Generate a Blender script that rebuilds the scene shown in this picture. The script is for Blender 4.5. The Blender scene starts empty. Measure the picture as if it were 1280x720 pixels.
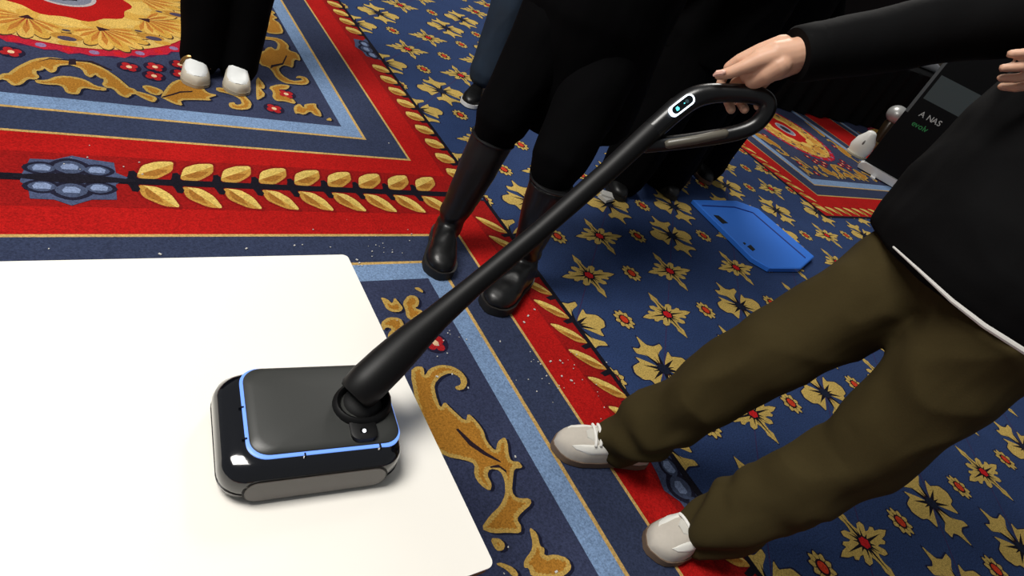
import bpy, bmesh, math, random
import numpy as np
from mathutils import Vector, Matrix, noise

# ------------------------------------------------------------------ camera, world, lights, exposure
scn = bpy.context.scene
C = scn.collection
cam_data = bpy.data.cameras.new('camera')
cam = bpy.data.objects.new('camera', cam_data)
C.objects.link(cam)
cam_data.sensor_width = 36.0
cam_data.lens = 36.0 * 783.8 / 1280.0
cam_data.clip_start = 0.02
cam.matrix_world = Matrix(((0.81184, 0.05043, -0.5817, 0), (-0.4581, 0.67273, -0.58101, 0), (0.36203, 0.73816, 0.56925, 1.25), (0, 0, 0, 1)))
scn.camera = cam

world = bpy.data.worlds.new('hall_air')
scn.world = world
world.use_nodes = True
bg = world.node_tree.nodes['Background']
bg.inputs[0].default_value = (0.92, 0.96, 1.0, 1)
bg.inputs[1].default_value = 0.16

def area(name, loc, target, sx, sy, power, col=(1, 1, 1)):
    l = bpy.data.lights.new(name, 'AREA')
    l.shape = 'RECTANGLE'; l.size = sx; l.size_y = sy; l.energy = power; l.color = col
    o = bpy.data.objects.new(name, l); C.objects.link(o)
    o.location = loc
    d = Vector(target) - Vector(loc)
    o.rotation_euler = d.to_track_quat('-Z', 'Y').to_euler()
    return o
area('ceiling_light', (-1.6, 1.6, 4.6), (0.2, 1.4, 0), 1.6, 2.4, 270, (1.0, 0.97, 0.92))
area('ceiling_light', (5.2, 6.0, 5.2), (4.6, 3.5, 0), 2.0, 2.0, 260, (1.0, 0.96, 0.9))
scn.view_settings.view_transform = 'Standard'
scn.view_settings.look = 'None'
scn.view_settings.exposure = 0.0
scn.view_settings.gamma = 1.0
scn.view_settings.use_curve_mapping = False

# ------------------------------------------------------------------ helpers
random.seed(4)
PI = math.pi

def lin(c):
    return tuple((v / 255 / 12.92) if v / 255 <= 0.04045 else ((v / 255 + 0.055) / 1.055) ** 2.4 for v in c)

MATS = {}
def mat(name, rgb, rough=0.6, metal=0.0, noise_amt=0.0, noise_scale=80.0, bump=0.0, coat=0.0, emit=None, sheen=0.0, spec=0.5, sss=0.0, stretch=None):
    if name in MATS: return MATS[name]
    m = bpy.data.materials.new(name); m.use_nodes = True
    nt = m.node_tree; b = nt.nodes['Principled BSDF']
    col = lin(rgb) + (1,)
    b.inputs['Base Color'].default_value = col
    b.inputs['Roughness'].default_value = rough
    b.inputs['Metallic'].default_value = metal
    b.inputs['Specular IOR Level'].default_value = spec
    if coat: b.inputs['Coat Weight'].default_value = coat; b.inputs['Coat Roughness'].default_value = 0.05
    if sheen: b.inputs['Sheen Weight'].default_value = sheen
    if sss:
        b.inputs['Subsurface Weight'].default_value = sss
        b.inputs['Subsurface Radius'].default_value = (0.012, 0.005, 0.003)
    if emit:
        b.inputs['Emission Color'].default_value = lin(emit[0]) + (1,)
        b.inputs['Emission Strength'].default_value = emit[1]
    if noise_amt or bump:
        tc = nt.nodes.new('ShaderNodeTexCoord')
        n = nt.nodes.new('ShaderNodeTexNoise'); n.inputs['Scale'].default_value = noise_scale; n.inputs['Detail'].default_value = 4
        src = tc.outputs['Object']
        if stretch:
            mp = nt.nodes.new('ShaderNodeMapping'); mp.inputs['Scale'].default_value = stretch
            nt.links.new(src, mp.inputs['Vector']); src = mp.outputs['Vector']
        nt.links.new(src, n.inputs['Vector'])
        if noise_amt:
            r = nt.nodes.new('ShaderNodeMapRange')
            r.inputs['To Min'].default_value = 1 - noise_amt; r.inputs['To Max'].default_value = 1 + noise_amt
            nt.links.new(n.outputs['Fac'], r.inputs['Value'])
            mx = nt.nodes.new('ShaderNodeMix'); mx.data_type = 'RGBA'; mx.blend_type = 'MULTIPLY'
            mx.inputs['Factor'].default_value = 1
            mx.inputs['A'].default_value = col
            nt.links.new(r.outputs['Result'], mx.inputs['B'])
            nt.links.new(mx.outputs['Result'], b.inputs['Base Color'])
        if bump:
            bp = nt.nodes.new('ShaderNodeBump'); bp.inputs['Strength'].default_value = bump; bp.inputs['Distance'].default_value = 0.002
            nt.links.new(n.outputs['Fac'], bp.inputs['Height']); nt.links.new(bp.outputs['Normal'], b.inputs['Normal'])
    MATS[name] = m
    return m

def link(name, me, m=None, parent=None, smooth=True):
    o = bpy.data.objects.new(name, me); C.objects.link(o)
    if m is not None: me.materials.append(m)
    if smooth:
        for p in me.polygons: p.use_smooth = True
    if parent is not None: o.parent = parent
    return o

def obj(name, bm, m=None, parent=None, smooth=True, sharp=None):
    bmesh.ops.recalc_face_normals(bm, faces=bm.faces[:])
    me = bpy.data.meshes.new(name); bm.to_mesh(me); bm.free()
    o = link(name, me, m, parent, smooth)
    if smooth: me.set_sharp_from_angle(angle=math.radians(sharp or 40))
    return o

def thing(name, label, cat, loc=(0, 0, 0), group=None):
    o = bpy.data.objects.new(name, None); C.objects.link(o)
    o.location = loc; o.empty_display_size = 0.05
    o['label'] = label; o['category'] = cat
    if group: o['group'] = group
    return o

def settle(root):
    """children were modelled in world space: keep them there under a moved root"""
    bpy.context.view_layer.update()
    inv = Matrix.Translation(-Vector(root.location))
    for ch in root.children:
        ch.matrix_parent_inverse = inv

def tag(o, label, cat, group=None):
    o['label'] = label; o['category'] = cat
    if group: o['group'] = group
    return o

def box(bm, lo, hi, M=None):
    x0, y0, z0 = lo; x1, y1, z1 = hi
    v = [Vector(p) for p in ((x0, y0, z0), (x1, y0, z0), (x1, y1, z0), (x0, y1, z0), (x0, y0, z1), (x1, y0, z1), (x1, y1, z1), (x0, y1, z1))]
    if M is not None: v = [M @ p for p in v]
    v = [bm.verts.new(p) for p in v]
    for f in ((0, 3, 2, 1), (4, 5, 6, 7), (0, 1, 5, 4), (1, 2, 6, 5), (2, 3, 7, 6), (3, 0, 4, 7)):
        bm.faces.new([v[i] for i in f])

def tube(bm, pts, rad, n=16, side=None, cap=True, closed=False):
    """swept tube; rad entries are r or (r_side, r_other); side = reference direction of the first radius"""
    pts = [Vector(p) for p in pts]; N = len(pts)
    if not isinstance(rad, (list, tuple)): rad = [rad] * N
    rings = []
    ref = Vector(side) if side is not None else None
    prev = None
    def ring(c, t, r, k=1.0):
        nonlocal prev
        t = t.normalized()
        if ref is not None: s = ref - t * ref.dot(t)
        elif prev is not None: s = prev - t * prev.dot(t)
        else:
            a = Vector((0, 0, 1)) if abs(t.z) < 0.9 else Vector((1, 0, 0))
            s = a.cross(t)
        s.normalize(); prev = s
        u = t.cross(s)
        a, b = (r if isinstance(r, (list, tuple)) else (r, r))
        return [bm.verts.new(c + s * (a * k * math.cos(2 * PI * i / n)) + u * (b * k * math.sin(2 * PI * i / n))) for i in range(n)]
    def rm(r): return min(r) if isinstance(r, (list, tuple)) else r
    tan = []
    for i in range(N):
        if closed: tan.append(pts[(i + 1) % N] - pts[i - 1])
        else: tan.append(pts[min(i + 1, N - 1)] - pts[max(i - 1, 0)])
    if cap is True and not closed:
        t = tan[0].normalized()
        for k, e in ((0.45, 0.89), (0.8, 0.6)): rings.append(ring(pts[0] - t * rm(rad[0]) * e, t, rad[0], k))
    for i in range(N): rings.append(ring(pts[i], tan[i], rad[i]))
    if cap is True and not closed:
        t = tan[-1].normalized()
        for k, e in ((0.8, 0.6), (0.45, 0.89)): rings.append(ring(pts[-1] + t * rm(rad[-1]) * e, t, rad[-1], k))
    R = len(rings)
    for a in range(R if closed else R - 1):
        A = rings[a]; B = rings[(a + 1) % R]
        for i in range(n): bm.faces.new((A[i], A[(i + 1) % n], B[(i + 1) % n], B[i]))
    if not closed and cap:
        bm.faces.new(list(reversed(rings[0]))); bm.faces.new(rings[-1])
    return rings

def ell(bm, c, r, M=None, seg=20, rings=12):
    ret = bmesh.ops.create_uvsphere(bm, u_segments=seg, v_segments=rings, radius=1.0)
    for v in ret['verts']:
        p = Vector((v.co.x * r[0], v.co.y * r[1], v.co.z * r[2]))
        if M is not None: p = M @ p
        v.co = p + Vector(c)

def fuse(bm, voxel, smooth=6, name='blob'):
    """join overlapping closed shapes into one continuous skin; returns a mesh"""
    bmesh.ops.recalc_face_normals(bm, faces=bm.faces[:])
    me = bpy.data.meshes.new(name); bm.to_mesh(me); bm.free()
    o = bpy.data.objects.new(name, me); C.objects.link(o)
    m = o.modifiers.new('r', 'REMESH'); m.mode = 'VOXEL'; m.voxel_size = voxel
    if smooth:
        s = o.modifiers.new('s', 'SMOOTH'); s.factor = 0.5; s.iterations = smooth
    dg = bpy.context.evaluated_depsgraph_get(); dg.update()
    out = bpy.data.meshes.new_from_object(o.evaluated_get(dg))
    bpy.data.objects.remove(o); bpy.data.meshes.remove(me)
    out.name = name
    return out

def join_meshes(name, meshes):
    bm = bmesh.new()
    for m in meshes:
        bm.from_mesh(m); bpy.data.meshes.remove(m)
    me = bpy.data.meshes.new(name); bm.to_mesh(me); bm.free()
    return me

def creases(me, fn):
    me.update()
    nor = [v.normal.copy() for v in me.vertices]
    for v, n in zip(me.vertices, nor):
        v.co = v.co + n * fn(v.co)
    me.update()

def lerp(a, b, t): return Vector(a) * (1 - t) + Vector(b) * t

# ------------------------------------------------------------------ the carpet (the floor is one mesh; the woven print is flat, thin inlays)
class Carpet:
    def __init__(s): s.v = []; s.f = []; s.c = []
    def poly(s, pts, col, lev):
        z = lev * 0.00035 + len(s.f) * 1.2e-8 + (len(s.f) % 97) * 1e-6
        i = len(s.v)
        s.v += [(p[0], p[1], z) for p in pts]
        s.f.append(list(range(i, i + len(pts)))); s.c.append(lin(col))
    def rect(s, x0, y0, x1, y1, col, lev): s.poly([(x0, y0), (x1, y0), (x1, y1), (x0, y1)], col, lev)
    def disc(s, c, rx, ry, col, lev, n=24, wob=0, k=8):
        s.poly([(c[0] + rx * (1 + wob * math.cos(k * a)) * math.cos(a), c[1] + ry * (1 + wob * math.cos(k * a)) * math.sin(a)) for a in [2 * PI * i / n for i in range(n)]], col, lev)
K = Carpet()
NAVY = (51, 59, 84); LBLUE = (120, 146, 182); GOLDL = (196, 160, 96); RED = (172, 22, 20); REDD = (128, 18, 18)
FIELD = (46, 64, 104); BLACK = (22, 20, 30); GOLD = (196, 166, 90); GOLDD = (160, 112, 38); ORANGE = (166, 114, 42)
PALE = (214, 184, 100); CRIM = (176, 30, 50); YEL = (204, 170, 94)
NAVY2 = (54, 60, 86)

def shift(pts, dx, dy, sx=1, sy=1): return [(dx + sx * p[0], dy + sy * p[1]) for p in pts]

K.rect(-4.5, -3.0, 15, 10, FIELD, 0)

# field flowers on a square lattice
LX, LY = 0.2378, 0.2449
def kx(k): return 1.671 + LX * (k - 1)
def ry(r): return 1.5635 - LY * (r - 1)
q1 = [(0, 128), (8, 108), (17, 88), (11, 70), (14, 50), (20, 40), (36, 54), (56, 55), (61, 42), (45, 24), (60, 23), (80, 30), (92, 24), (86, 14), (112, 11), (138, 0)]
star = q1 + [(x, -y) for x, y in reversed(q1[:-1])]
star = star + [(-x, y) for x, y in reversed(star[1:-1])]
def soft0(pts, k=.2):
    q = []
    for a, b in zip(pts, pts[1:] + pts[:1]): q += [(a[0] + (b[0] - a[0]) * k, a[1] + (b[1] - a[1]) * k), (b[0] - (b[0] - a[0]) * k, b[1] - (b[1] - a[1]) * k)]
    return q
star = soft0(star, .05)
north = [(-9, 14), (-13, 45), (-32, 70), (-66, 84), (-64, 112), (-38, 103), (-20, 114), (-6, 163), (8, 114), (34, 103), (74, 110), (72, 90), (36, 72), (14, 45), (10, 14)]
east = [(14, 10), (36, 34), (85, 73), (80, 46), (98, 42), (126, 34), (139, 4), (122, -26), (92, -32), (87, -70), (46, -36), (14, -10)]
north = soft0(north, .13); east = soft0(east, .15)
def mm(p, cx, cy, fx=1, fy=1): return [(cx + fx * x / 1000, cy + fy * y / 1000) for x, y in p]
def do_star(cx, cy):
    K.poly(mm(star, cx, cy, 1.07, 1.05), (30, 36, 66), 1)
    K.poly(mm(star, cx, cy), GOLD, 2)
    for i in range(8):
        a = PI / 4 * i + (0 if i % 2 == 0 else (0.12 if i in (1, 5) else -0.12))
        L = 0.098 if i % 2 == 0 else 0.056
        d = (math.cos(a), math.sin(a)); n = (-d[1], d[0]); w = 0.0066
        K.poly([(cx + n[0] * w, cy + n[1] * w), (cx + d[0] * L, cy + d[1] * L), (cx - n[0] * w, cy - n[1] * w)], BLACK, 3)
        a += PI / 8; d = (math.cos(a), math.sin(a)); n = (-d[1], d[0]); L = 0.046
        K.poly([(cx + n[0] * w, cy + n[1] * w), (cx + d[0] * L, cy + d[1] * L), (cx - n[0] * w, cy - n[1] * w)], BLACK, 3)
    K.disc((cx, cy), 0.026, 0.024, BLACK, 4, 16)
    K.disc((cx, cy), 0.019, 0.018, (196, 30, 34), 5, 16, 0.12, 6)
def do_cross(cx, cy):
    for p, fx, fy in ((north, 1, 1), (north, 1, -1), (east, 1, 1), (east, -1, 1)):
        q = mm(p, cx, cy, fx, fy)
        K.poly([(cx + (x - cx) * 1.06, cy + (y - cy) * 1.06) for x, y in q], (30, 36, 66), 1)
        K.poly(q, GOLD, 2)
    for i in range(8):
        a = PI / 4 * i + PI / 8
        d = (math.cos(a), math.sin(a)); n = (-d[1], d[0]); w = 0.010; L = 0.085
        K.poly([(cx + n[0] * w, cy + n[1] * w), (cx + d[0] * L, cy + d[1] * L), (cx - n[0] * w, cy - n[1] * w)], BLACK, 3)
    for s in (1, -1):
        K.poly([(cx, cy - 0.007), (cx + s * 0.055, cy), (cx, cy + 0.007)], BLACK, 3)
        K.poly([(cx - 0.006, cy), (cx, cy + s * 0.06), (cx + 0.006, cy)], (60, 22, 30), 3)
    K.disc((cx, cy), 0.022, 0.024, (26, 32, 50), 4, 14)
def do_small(cx, cy):
    K.disc((cx, cy), 0.042, 0.050, (28, 30, 58), 1, 40, 0.12, 10)
    K.disc((cx, cy), 0.036, 0.044, GOLD, 2, 60, 0.14, 10)
    for i in range(10):
        a = 2 * PI * (i + .5) / 10; d = (math.cos(a), math.sin(a)); n = (-d[1] * .004, d[0] * .004)
        K.poly([(cx + n[0], cy + n[1]), (cx + d[0] * .034, cy + d[1] * .04), (cx - n[0], cy - n[1])], BLACK, 3)
    K.disc((cx, cy), 0.021, 0.025, (40, 18, 30), 4, 20)
    K.disc((cx, cy), 0.015, 0.019, (200, 60, 34), 5, 16)
for r in range(-14, 13):
    for k in range(-1, 30):
        x, y = kx(k), ry(r)
        if x > 4.2 and (y > 1.85 or k > 26): continue
        if (k + r) % 2:
            st = (k % 4 == 2) if r % 2 else (r % 4 == 2)
            (do_star if st else do_cross)(x, y)
            K.poly([(x - .002, y), (x + .002, y), (x + .002 + LX, y + LY), (x - .002 + LX, y + LY)], (66, 44, 84), 0.6)
        elif r % 2 or (r % 4 == 2 and k % 4 == 2) or (r % 4 == 0 and k % 4 == 0):
            do_small(x, y)

# red ground of the bordered panels, left of the seam, and of the far panel
SE = 1.439
K.rect(-4.5, -3.0, SE, 10, RED, 6)
K.rect(SE - 0.014, -3.0, SE + 0.004, 10, BLACK, 9); K.rect(SE - .12, -3.0, SE - .01, 10, (146, 20, 19), 6.4)
K.rect(4.09, 1.765, 15, 10, RED, 6)
K.rect(4.075, 1.75, 4.093, 10, BLACK, 9); K.rect(4.075, 1.75, 15, 1.768, BLACK, 9)

def soft(pts, it=1, k=.25):
    for _ in range(it):
        q = []
        for a, b in zip(pts, pts[1:] + pts[:1]): q += [lerp2(a, b, k), lerp2(a, b, 1 - k)]
        pts = q
    return pts
def leaf(pts, lev=8):
    mx_ = sum(p[0] for p in pts) / len(pts); my_ = sum(p[1] for p in pts) / len(pts)
    pts = soft([(mx_ + (x - mx_) * 1.12, my_ + (y - my_) * 1.12) for x, y in pts], 2, .16)
    cx = sum(p[0] for p in pts) / len(pts); cy = sum(p[1] for p in pts) / len(pts)
    K.poly([(cx + (x - cx) * 1.18, cy + (y - cy) * 1.18) for x, y in pts], REDD, lev - 0.5)
    K.poly(pts, PALE, lev)
    n = len(pts)
    K.poly([pts[0], (cx, cy)] + pts[n // 2:], (184, 138, 62), lev + 0.5)
    K.poly([lerp2(pts[0], (cx, cy), .2), (cx, cy)] + [lerp2(p, (cx, cy), .3) for p in pts[int(n * .62):]], (156, 104, 42), lev + 0.7)
    K.poly([lerp2(p, (cx, cy), .35) for p in pts[int(n * .2):int(n * .5)]] + [(cx, cy)], (206, 176, 92), lev + 0.6)
def lerp2(a, b, t): return (a[0] + (b[0] - a[0]) * t, a[1] + (b[1] - a[1]) * t)
UP = [(0, .023), (.019, .085), (.057, .109), (.102, .115), (.094, .065), (.047, .019)]
LO = [(0, -.024), (.047, -.031), (.075, -.065), (.091, -.123), (.052, -.119), (.005, -.079)]
HK = [(-.034, .008), (-.026, .03), (-.022, .052), (-.008, .056), (0, .04), (-.004, .022), (.006, .008)]
BM = [(-0.0758,1.8429),(-0.0575,1.9202),(-0.0019,1.9218),(0.0422,1.9486),(0.0909,1.933),(0.1462,1.9233),(0.1472,1.8695),(0.176,1.8458),(0.1424,1.8068),(0.139,1.7321),(0.0792,1.7291),(0.0318,1.6989),(-0.0073,1.7247),(-0.0593,1.7265),(-0.0631,1.7817),(-0.0803,1.804)]
def rosette(cx, cy, rot=False, half=False):
    def tr(pts): return [((min(cx - y, SE - .004) if half else cx - y, cy + x) if rot else (cx + x, cy + y)) for x, y in pts]
    base = [(x - 0.034, y - 1.830) for x, y in BM]
    K.poly(tr(base), (72, 82, 112), 9.5)
    K.poly(tr([(-.13, -.006), (-.07, -.018), (0, -.026), (.07, -.018), (.16, -.008), (.16, .006), (.07, .018), (0, .024), (-.07, .018), (-.13, .006)]), (26, 24, 34), 11.5)
    for sx, sy, w, h in ((-.066, .045, .034, .030), (0, .056, .040, .042), (.066, .045, .034, .030), (-.066, -.045, .034, .030), (0, -.06, .040, .042), (.066, -.045, .034, .030)):
        if half and sy < 0: continue
        e = [(sx + 1.16 * w * math.cos(a) * (1 + .15 * math.cos(2 * a)), sy + 1.12 * h * math.sin(a)) for a in [2 * PI * i / 16 for i in range(16)]]
        K.poly(tr(e), (30, 30, 48), 10)
        K.poly(tr([(sx + (x - sx) * .72, sy + (y - sy) * .72) for x, y in e]), (68, 78, 104), 10.5)
        K.poly(tr([(sx - .018, sy - .012), (sx + .018, sy - .012), (sx + .022, sy + .006), (sx + .008, sy + .018), (sx - .014, sy + .016), (sx - .022, sy)]), (126, 142, 176), 11)
def hvine(x0, x1, y, period):
    K.rect(x0, y - .017, x1, y + .015, BLACK, 9)
    K.rect(x0, y - .135, x1, y + .13, (146, 20, 19), 6.5)
    c = 0.034
    n0 = int(math.floor((x0 - c) / period)); n1 = int(math.ceil((x1 - c) / period))
    for n in range(n0, n1 + 1):
        m = c + n * period
        if not (x0 < m < x1 - .3): continue
        rosette(m, y)
        for sg in (1, -1):
            for i in range(10):
                s = 0.169 + .118 * i
                if s + .1 > period / (1 if sg > 0 else 1) - 0.16 or (sg < 0): break
                if m + s + .08 > x1: break
                leaf(shift(UP, m + s, y)); leaf(shift(LO, m + s, y))
                K.poly(shift(HK, m + s, y), BLACK, 8.8); K.poly(shift(HK, m + s, y, 1, -1), BLACK, 8.8)
VL = [(-.012, 0), (-.037, .055), (-.077, .09), (-.107, .1), (-.092, .06), (-.057, .015)]
VU = [(-.094, .03), (-.084, .066), (-.034, .06), (-.014, .022), (-.029, -.01), (-.079, -.002)]
for cy in (-2.3, .43, 3.16, 5.89):
    rosette(SE, cy, rot=True, half=True)
    for i in range(9):
        for pts, s in ((VU if cy > 1 else VL, 1), (VU if cy > 1 else VL, -1)):
            y = cy + s * (.2 + .119 * i) - (0.05 if s < 0 else 0)
            if abs(y - cy) > 1.24: continue
            L = shift(pts, SE, y); leaf(L)
            K.poly([(SE - .005, y - .02), (SE - .04, y - .026), (SE - .05, y - .01), (SE - .01, y)], BLACK, 8.8)
K.poly([(SE-.05,1.80),(SE-.005,1.79),(SE-.005,1.86),(SE-.05,1.85)],(30,30,48),9.6); K.poly([(SE-.04,1.81),(SE-.012,1.805),(SE-.012,1.845),(SE-.04,1.84)],(100,130,190),9.8)
hvine(-4.5, SE, 1.832, 1.39); hvine(-4.5, SE, -.9, 1.39); hvine(-4.5, SE, 4.55, 1.39)
# far panel's outer vine
for i in range(30):
    y = 1.9 + .12 * i; L = [(4.09 + .012, y), (4.09 + .11, y - .1), (4.09 + .1, y - .04), (4.09 + .06, y + .01)]; leaf(L)
    x = 4.2 + .12 * i; L = [(x, 1.768), (x - .1, 1.87), (x - .04, 1.86), (x + .01, 1.82)]; leaf(L)

SCROLLS = [
 [(-0.1304,2.4091),(-0.0999,2.4255),(-0.063,2.5014),(-0.0298,2.5422),(0.0503,2.57),(0.1157,2.5769),(0.1624,2.5458),(0.2063,2.4753),(0.237,2.4023),(0.2851,2.3859),(0.3143,2.3642),(0.2972,2.3241),(0.2685,2.3455),(0.2381,2.3808),(0.2261,2.3491),(0.2022,2.3501),(0.1874,2.389),(0.186,2.4103),(0.1642,2.397),(0.1567,2.4166),(0.172,2.4651),(0.1506,2.4587),(0.1338,2.476),(0.1301,2.5124),(0.1067,2.5201),(0.0903,2.5452),(0.0547,2.5333),(0.0256,2.5161),(0.0186,2.4697),(0.0016,2.4572),(-0.0142,2.4884),(-0.0307,2.483),(-0.0367,2.4452),(-0.0263,2.4202),(-0.0373,2.396),(-0.0584,2.3967),(-0.0742,2.3514),(-0.0996,2.3377),(-0.1098,2.368),(-0.13,2.3754)],
 [(-0.0349,2.383),(-0.0106,2.3969),(0.0173,2.4262),(0.0516,2.4509),(0.0856,2.4467),(0.1079,2.4315),(0.1293,2.4017),(0.1612,2.3962),(0.1567,2.3736),(0.1217,2.3712),(0.0939,2.3847),(0.0818,2.3674),(0.0836,2.3471),(0.0632,2.324),(0.0415,2.3292),(0.0347,2.3683),(0.0214,2.3784),(-0.0058,2.3707)],
 [(0.3217,2.3733),(0.3687,2.492),(0.4083,2.5353),(0.4496,2.5313),(0.4788,2.4914),(0.4931,2.4479),(0.5276,2.4411),(0.4866,2.4074),(0.4978,2.3903),(0.4483,2.3827),(0.3858,2.3673),(0.3898,2.3244),(0.3616,2.3323),(0.3331,2.3616)],
 [(0.2687,2.4406),(0.2924,2.4548),(0.3288,2.4347),(0.3395,2.415),(0.316,2.3792),(0.2859,2.3934)],
 [(0.5314,2.506),(0.5825,2.5038),(0.628,2.4671),(0.6461,2.4076),(0.6282,2.3567),(0.5883,2.3402),(0.5538,2.3475),(0.5536,2.3855),(0.5778,2.399),(0.5808,2.3766),(0.6054,2.3901),(0.6056,2.4294),(0.5747,2.4613),(0.5257,2.4723)],
 [(0.755,2.8528),(0.7946,2.9168),(0.8458,2.9875),(0.8652,2.9533),(0.8914,3.0262),(0.8819,3.0654),(0.8142,3.0487),(0.8318,3.0881),(0.9186,3.102),(0.9454,3.0365),(0.9258,2.976),(0.9688,2.9604),(0.9608,2.8752),(0.9309,2.8851),(0.9014,2.786),(0.8823,2.7992),(0.8607,2.8017),(0.8272,2.7524),(0.8315,2.6976),(0.8634,2.6521),(0.9133,2.6759),(0.9138,2.6947),(0.8851,2.6861),(0.9061,2.7168),(0.9408,2.7122),(0.9447,2.6665),(0.9145,2.6303),(0.8561,2.6228),(0.8218,2.622),(0.797,2.6597),(0.7947,2.7233),(0.7855,2.7577),(0.7534,2.766)],
 [(0.9439,3.4669),(0.9733,3.4188),(0.9475,3.3939),(0.9685,3.3551),(0.9375,3.3285),(0.9638,3.2929),(0.9547,3.1729),(0.9091,3.1424),(0.8703,3.1371),(0.8502,3.1731),(0.8984,3.2632),(0.9052,3.3373)],
 [(0.7147,2.6618),(0.7334,2.5792),(0.7211,2.5415),(0.7062,2.5459),(0.7178,2.4902),(0.6754,2.4387),(0.6691,2.4452)],
 [(0.7423,2.5644),(0.7925,2.6047),(0.8445,2.6106),(0.826,2.5701),(0.7882,2.5511),(0.808,2.5306),(0.8319,2.4605),(0.8187,2.4407),(0.7819,2.4566),(0.7479,2.4483),(0.7391,2.4791),(0.7535,2.5247)],
 [(0.8078,2.4135),(0.8429,2.4548),(0.8535,2.4158),(0.8628,2.4511),(0.9197,2.4732),(0.9097,2.437),(0.9179,2.4056),(0.9121,2.3553),(0.8813,2.3649),(0.873,2.3956),(0.8376,2.3557),(0.8162,2.367),(0.8013,2.3558)],
 [(0.9181,2.3324),(0.9483,2.3628),(0.9471,2.3302)],
]
SCROLLS2 = [
 [(0.7798,1.268),(0.7988,1.2575),(0.8066,1.2346),(0.8244,1.2641),(0.8306,1.2367),(0.8351,1.2142),(0.8191,1.1985),(0.7941,1.2011),(0.7801,1.2155),(0.7799,1.2415)],
 [(0.8402,1.2358),(0.8736,1.269),(0.8986,1.2622),(0.8996,1.2393),(0.8873,1.2179),(0.8707,1.2107),(0.8949,1.1949),(0.8746,1.1708),(0.8424,1.1574),(0.83,1.1758),(0.8382,1.2052)],
 [(0.7413,1.1609),(0.7741,1.1821),(0.8096,1.1739),(0.811,1.1443),(0.7957,1.1215),(0.7629,1.1016),(0.7381,1.0931),(0.7508,1.1192),(0.7685,1.1331),(0.7534,1.1431),(0.7389,1.1287)],
 [(0.9032,1.2991),(0.9222,1.3024),(0.9318,1.2828),(0.9245,1.274)],
 [(0.7603,0.9723),(0.7853,0.9858),(0.8051,0.9795),(0.7935,0.9461),(0.8191,0.9712),(0.8585,0.9797),(0.8923,0.968),(0.9124,0.9433),(0.9148,0.9097),(0.8945,0.8841),(0.87,0.8815),(0.8638,0.8956),(0.889,0.8997),(0.8971,0.9278),(0.8746,0.9467),(0.8399,0.9379),(0.8095,0.9144),(0.7992,0.8796),(0.7936,0.8342),(0.8148,0.8544),(0.8225,0.8309),(0.8454,0.7777),(0.8641,0.8059),(0.8765,0.7749),(0.8817,0.7406),(0.8741,0.7113),(0.8841,0.6735),(0.9036,0.7005),(0.9322,0.7106),(0.9312,0.69),(0.9148,0.6559),(0.9139,0.6363),(0.934,0.6312),(0.9352,0.6111),(0.9097,0.6153),(0.8934,0.5933),(0.8698,0.5579),(0.8735,0.5387),(0.9092,0.5286),(0.9037,0.5132),(0.8662,0.501),(0.8455,0.4898),(0.8481,0.4699),(0.8369,0.4546),(0.8047,0.4666),(0.7684,0.4758),(0.7465,0.4947),(0.7853,0.5184),(0.8199,0.5319),(0.8499,0.5566),(0.8676,0.5931),(0.8683,0.6213),(0.844,0.6324),(0.828,0.6178),(0.8287,0.5898),(0.8137,0.5747),(0.797,0.5985),(0.7941,0.6267),(0.8115,0.6551),(0.7913,0.671),(0.7455,0.6933),(0.7235,0.7275),(0.7307,0.8525)],
 [(0.8662,0.4644),(0.8787,0.4416),(0.8682,0.4129),(0.877,0.404),(0.8651,0.3887),(0.8967,0.3825),(0.9213,0.3644),(0.9181,0.3415),(0.8927,0.3324),(0.8558,0.3335),(0.8091,0.3569),(0.8138,0.3762),(0.8026,0.38),(0.8111,0.3945),(0.8414,0.4092),(0.8541,0.4245)],
 [(0.7573,0.4671),(0.7808,0.4598),(0.7866,0.4419),(0.7739,0.4309),(0.7572,0.4363)],
 [(0.741,0.41),(0.7573,0.4084),(0.7804,0.3874),(0.7824,0.3679),(0.7669,0.3712),(0.7603,0.3903)],
]
FLORETS = [(-0.1032,2.5761),(0.2435,2.5801),(0.3321,2.6091),(0.3203,2.5327),(0.4251,2.6601),(0.4177,2.5788),(0.7754,2.9501),(0.8058,2.5215),(0.7246,2.3817)] + [(0.8782,1.0616)]
VEINS = [[(0.8067,0.7629),(0.8143,0.7637),(0.8345,0.7156),(0.8557,0.6805),(0.8821,0.6468),(0.883,0.6392),(0.8468,0.6728),(0.8215,0.7087)], [(0.8718,0.6276),(0.8461,0.6343),(0.8483,0.6385),(0.872,0.6372),(0.8855,0.6168),(0.8831,0.6079)],
 [(0.325,2.3742),(0.3646,2.4066),(0.3948,2.4342),(0.4411,2.4497),(0.4361,2.439),(0.3931,2.4216),(0.363,2.3942),(0.3287,2.3678)], [(-0.0356,2.5209),(0.0043,2.5678),(0.0504,2.5731),(0.1285,2.5892),(0.1865,2.538),(0.183,2.5323),(0.1216,2.5743),(0.0501,2.5638),(0.0041,2.5585)], [(0.0595,2.5809),(0.0792,2.5878),(0.0795,2.5416),(0.0559,2.5337)],
 [(0.7901,2.7404),(0.804,2.7828),(0.861,2.8213),(0.9017,2.9154),(0.904,2.906),(0.8618,2.8059),(0.8086,2.7653)]]

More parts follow.
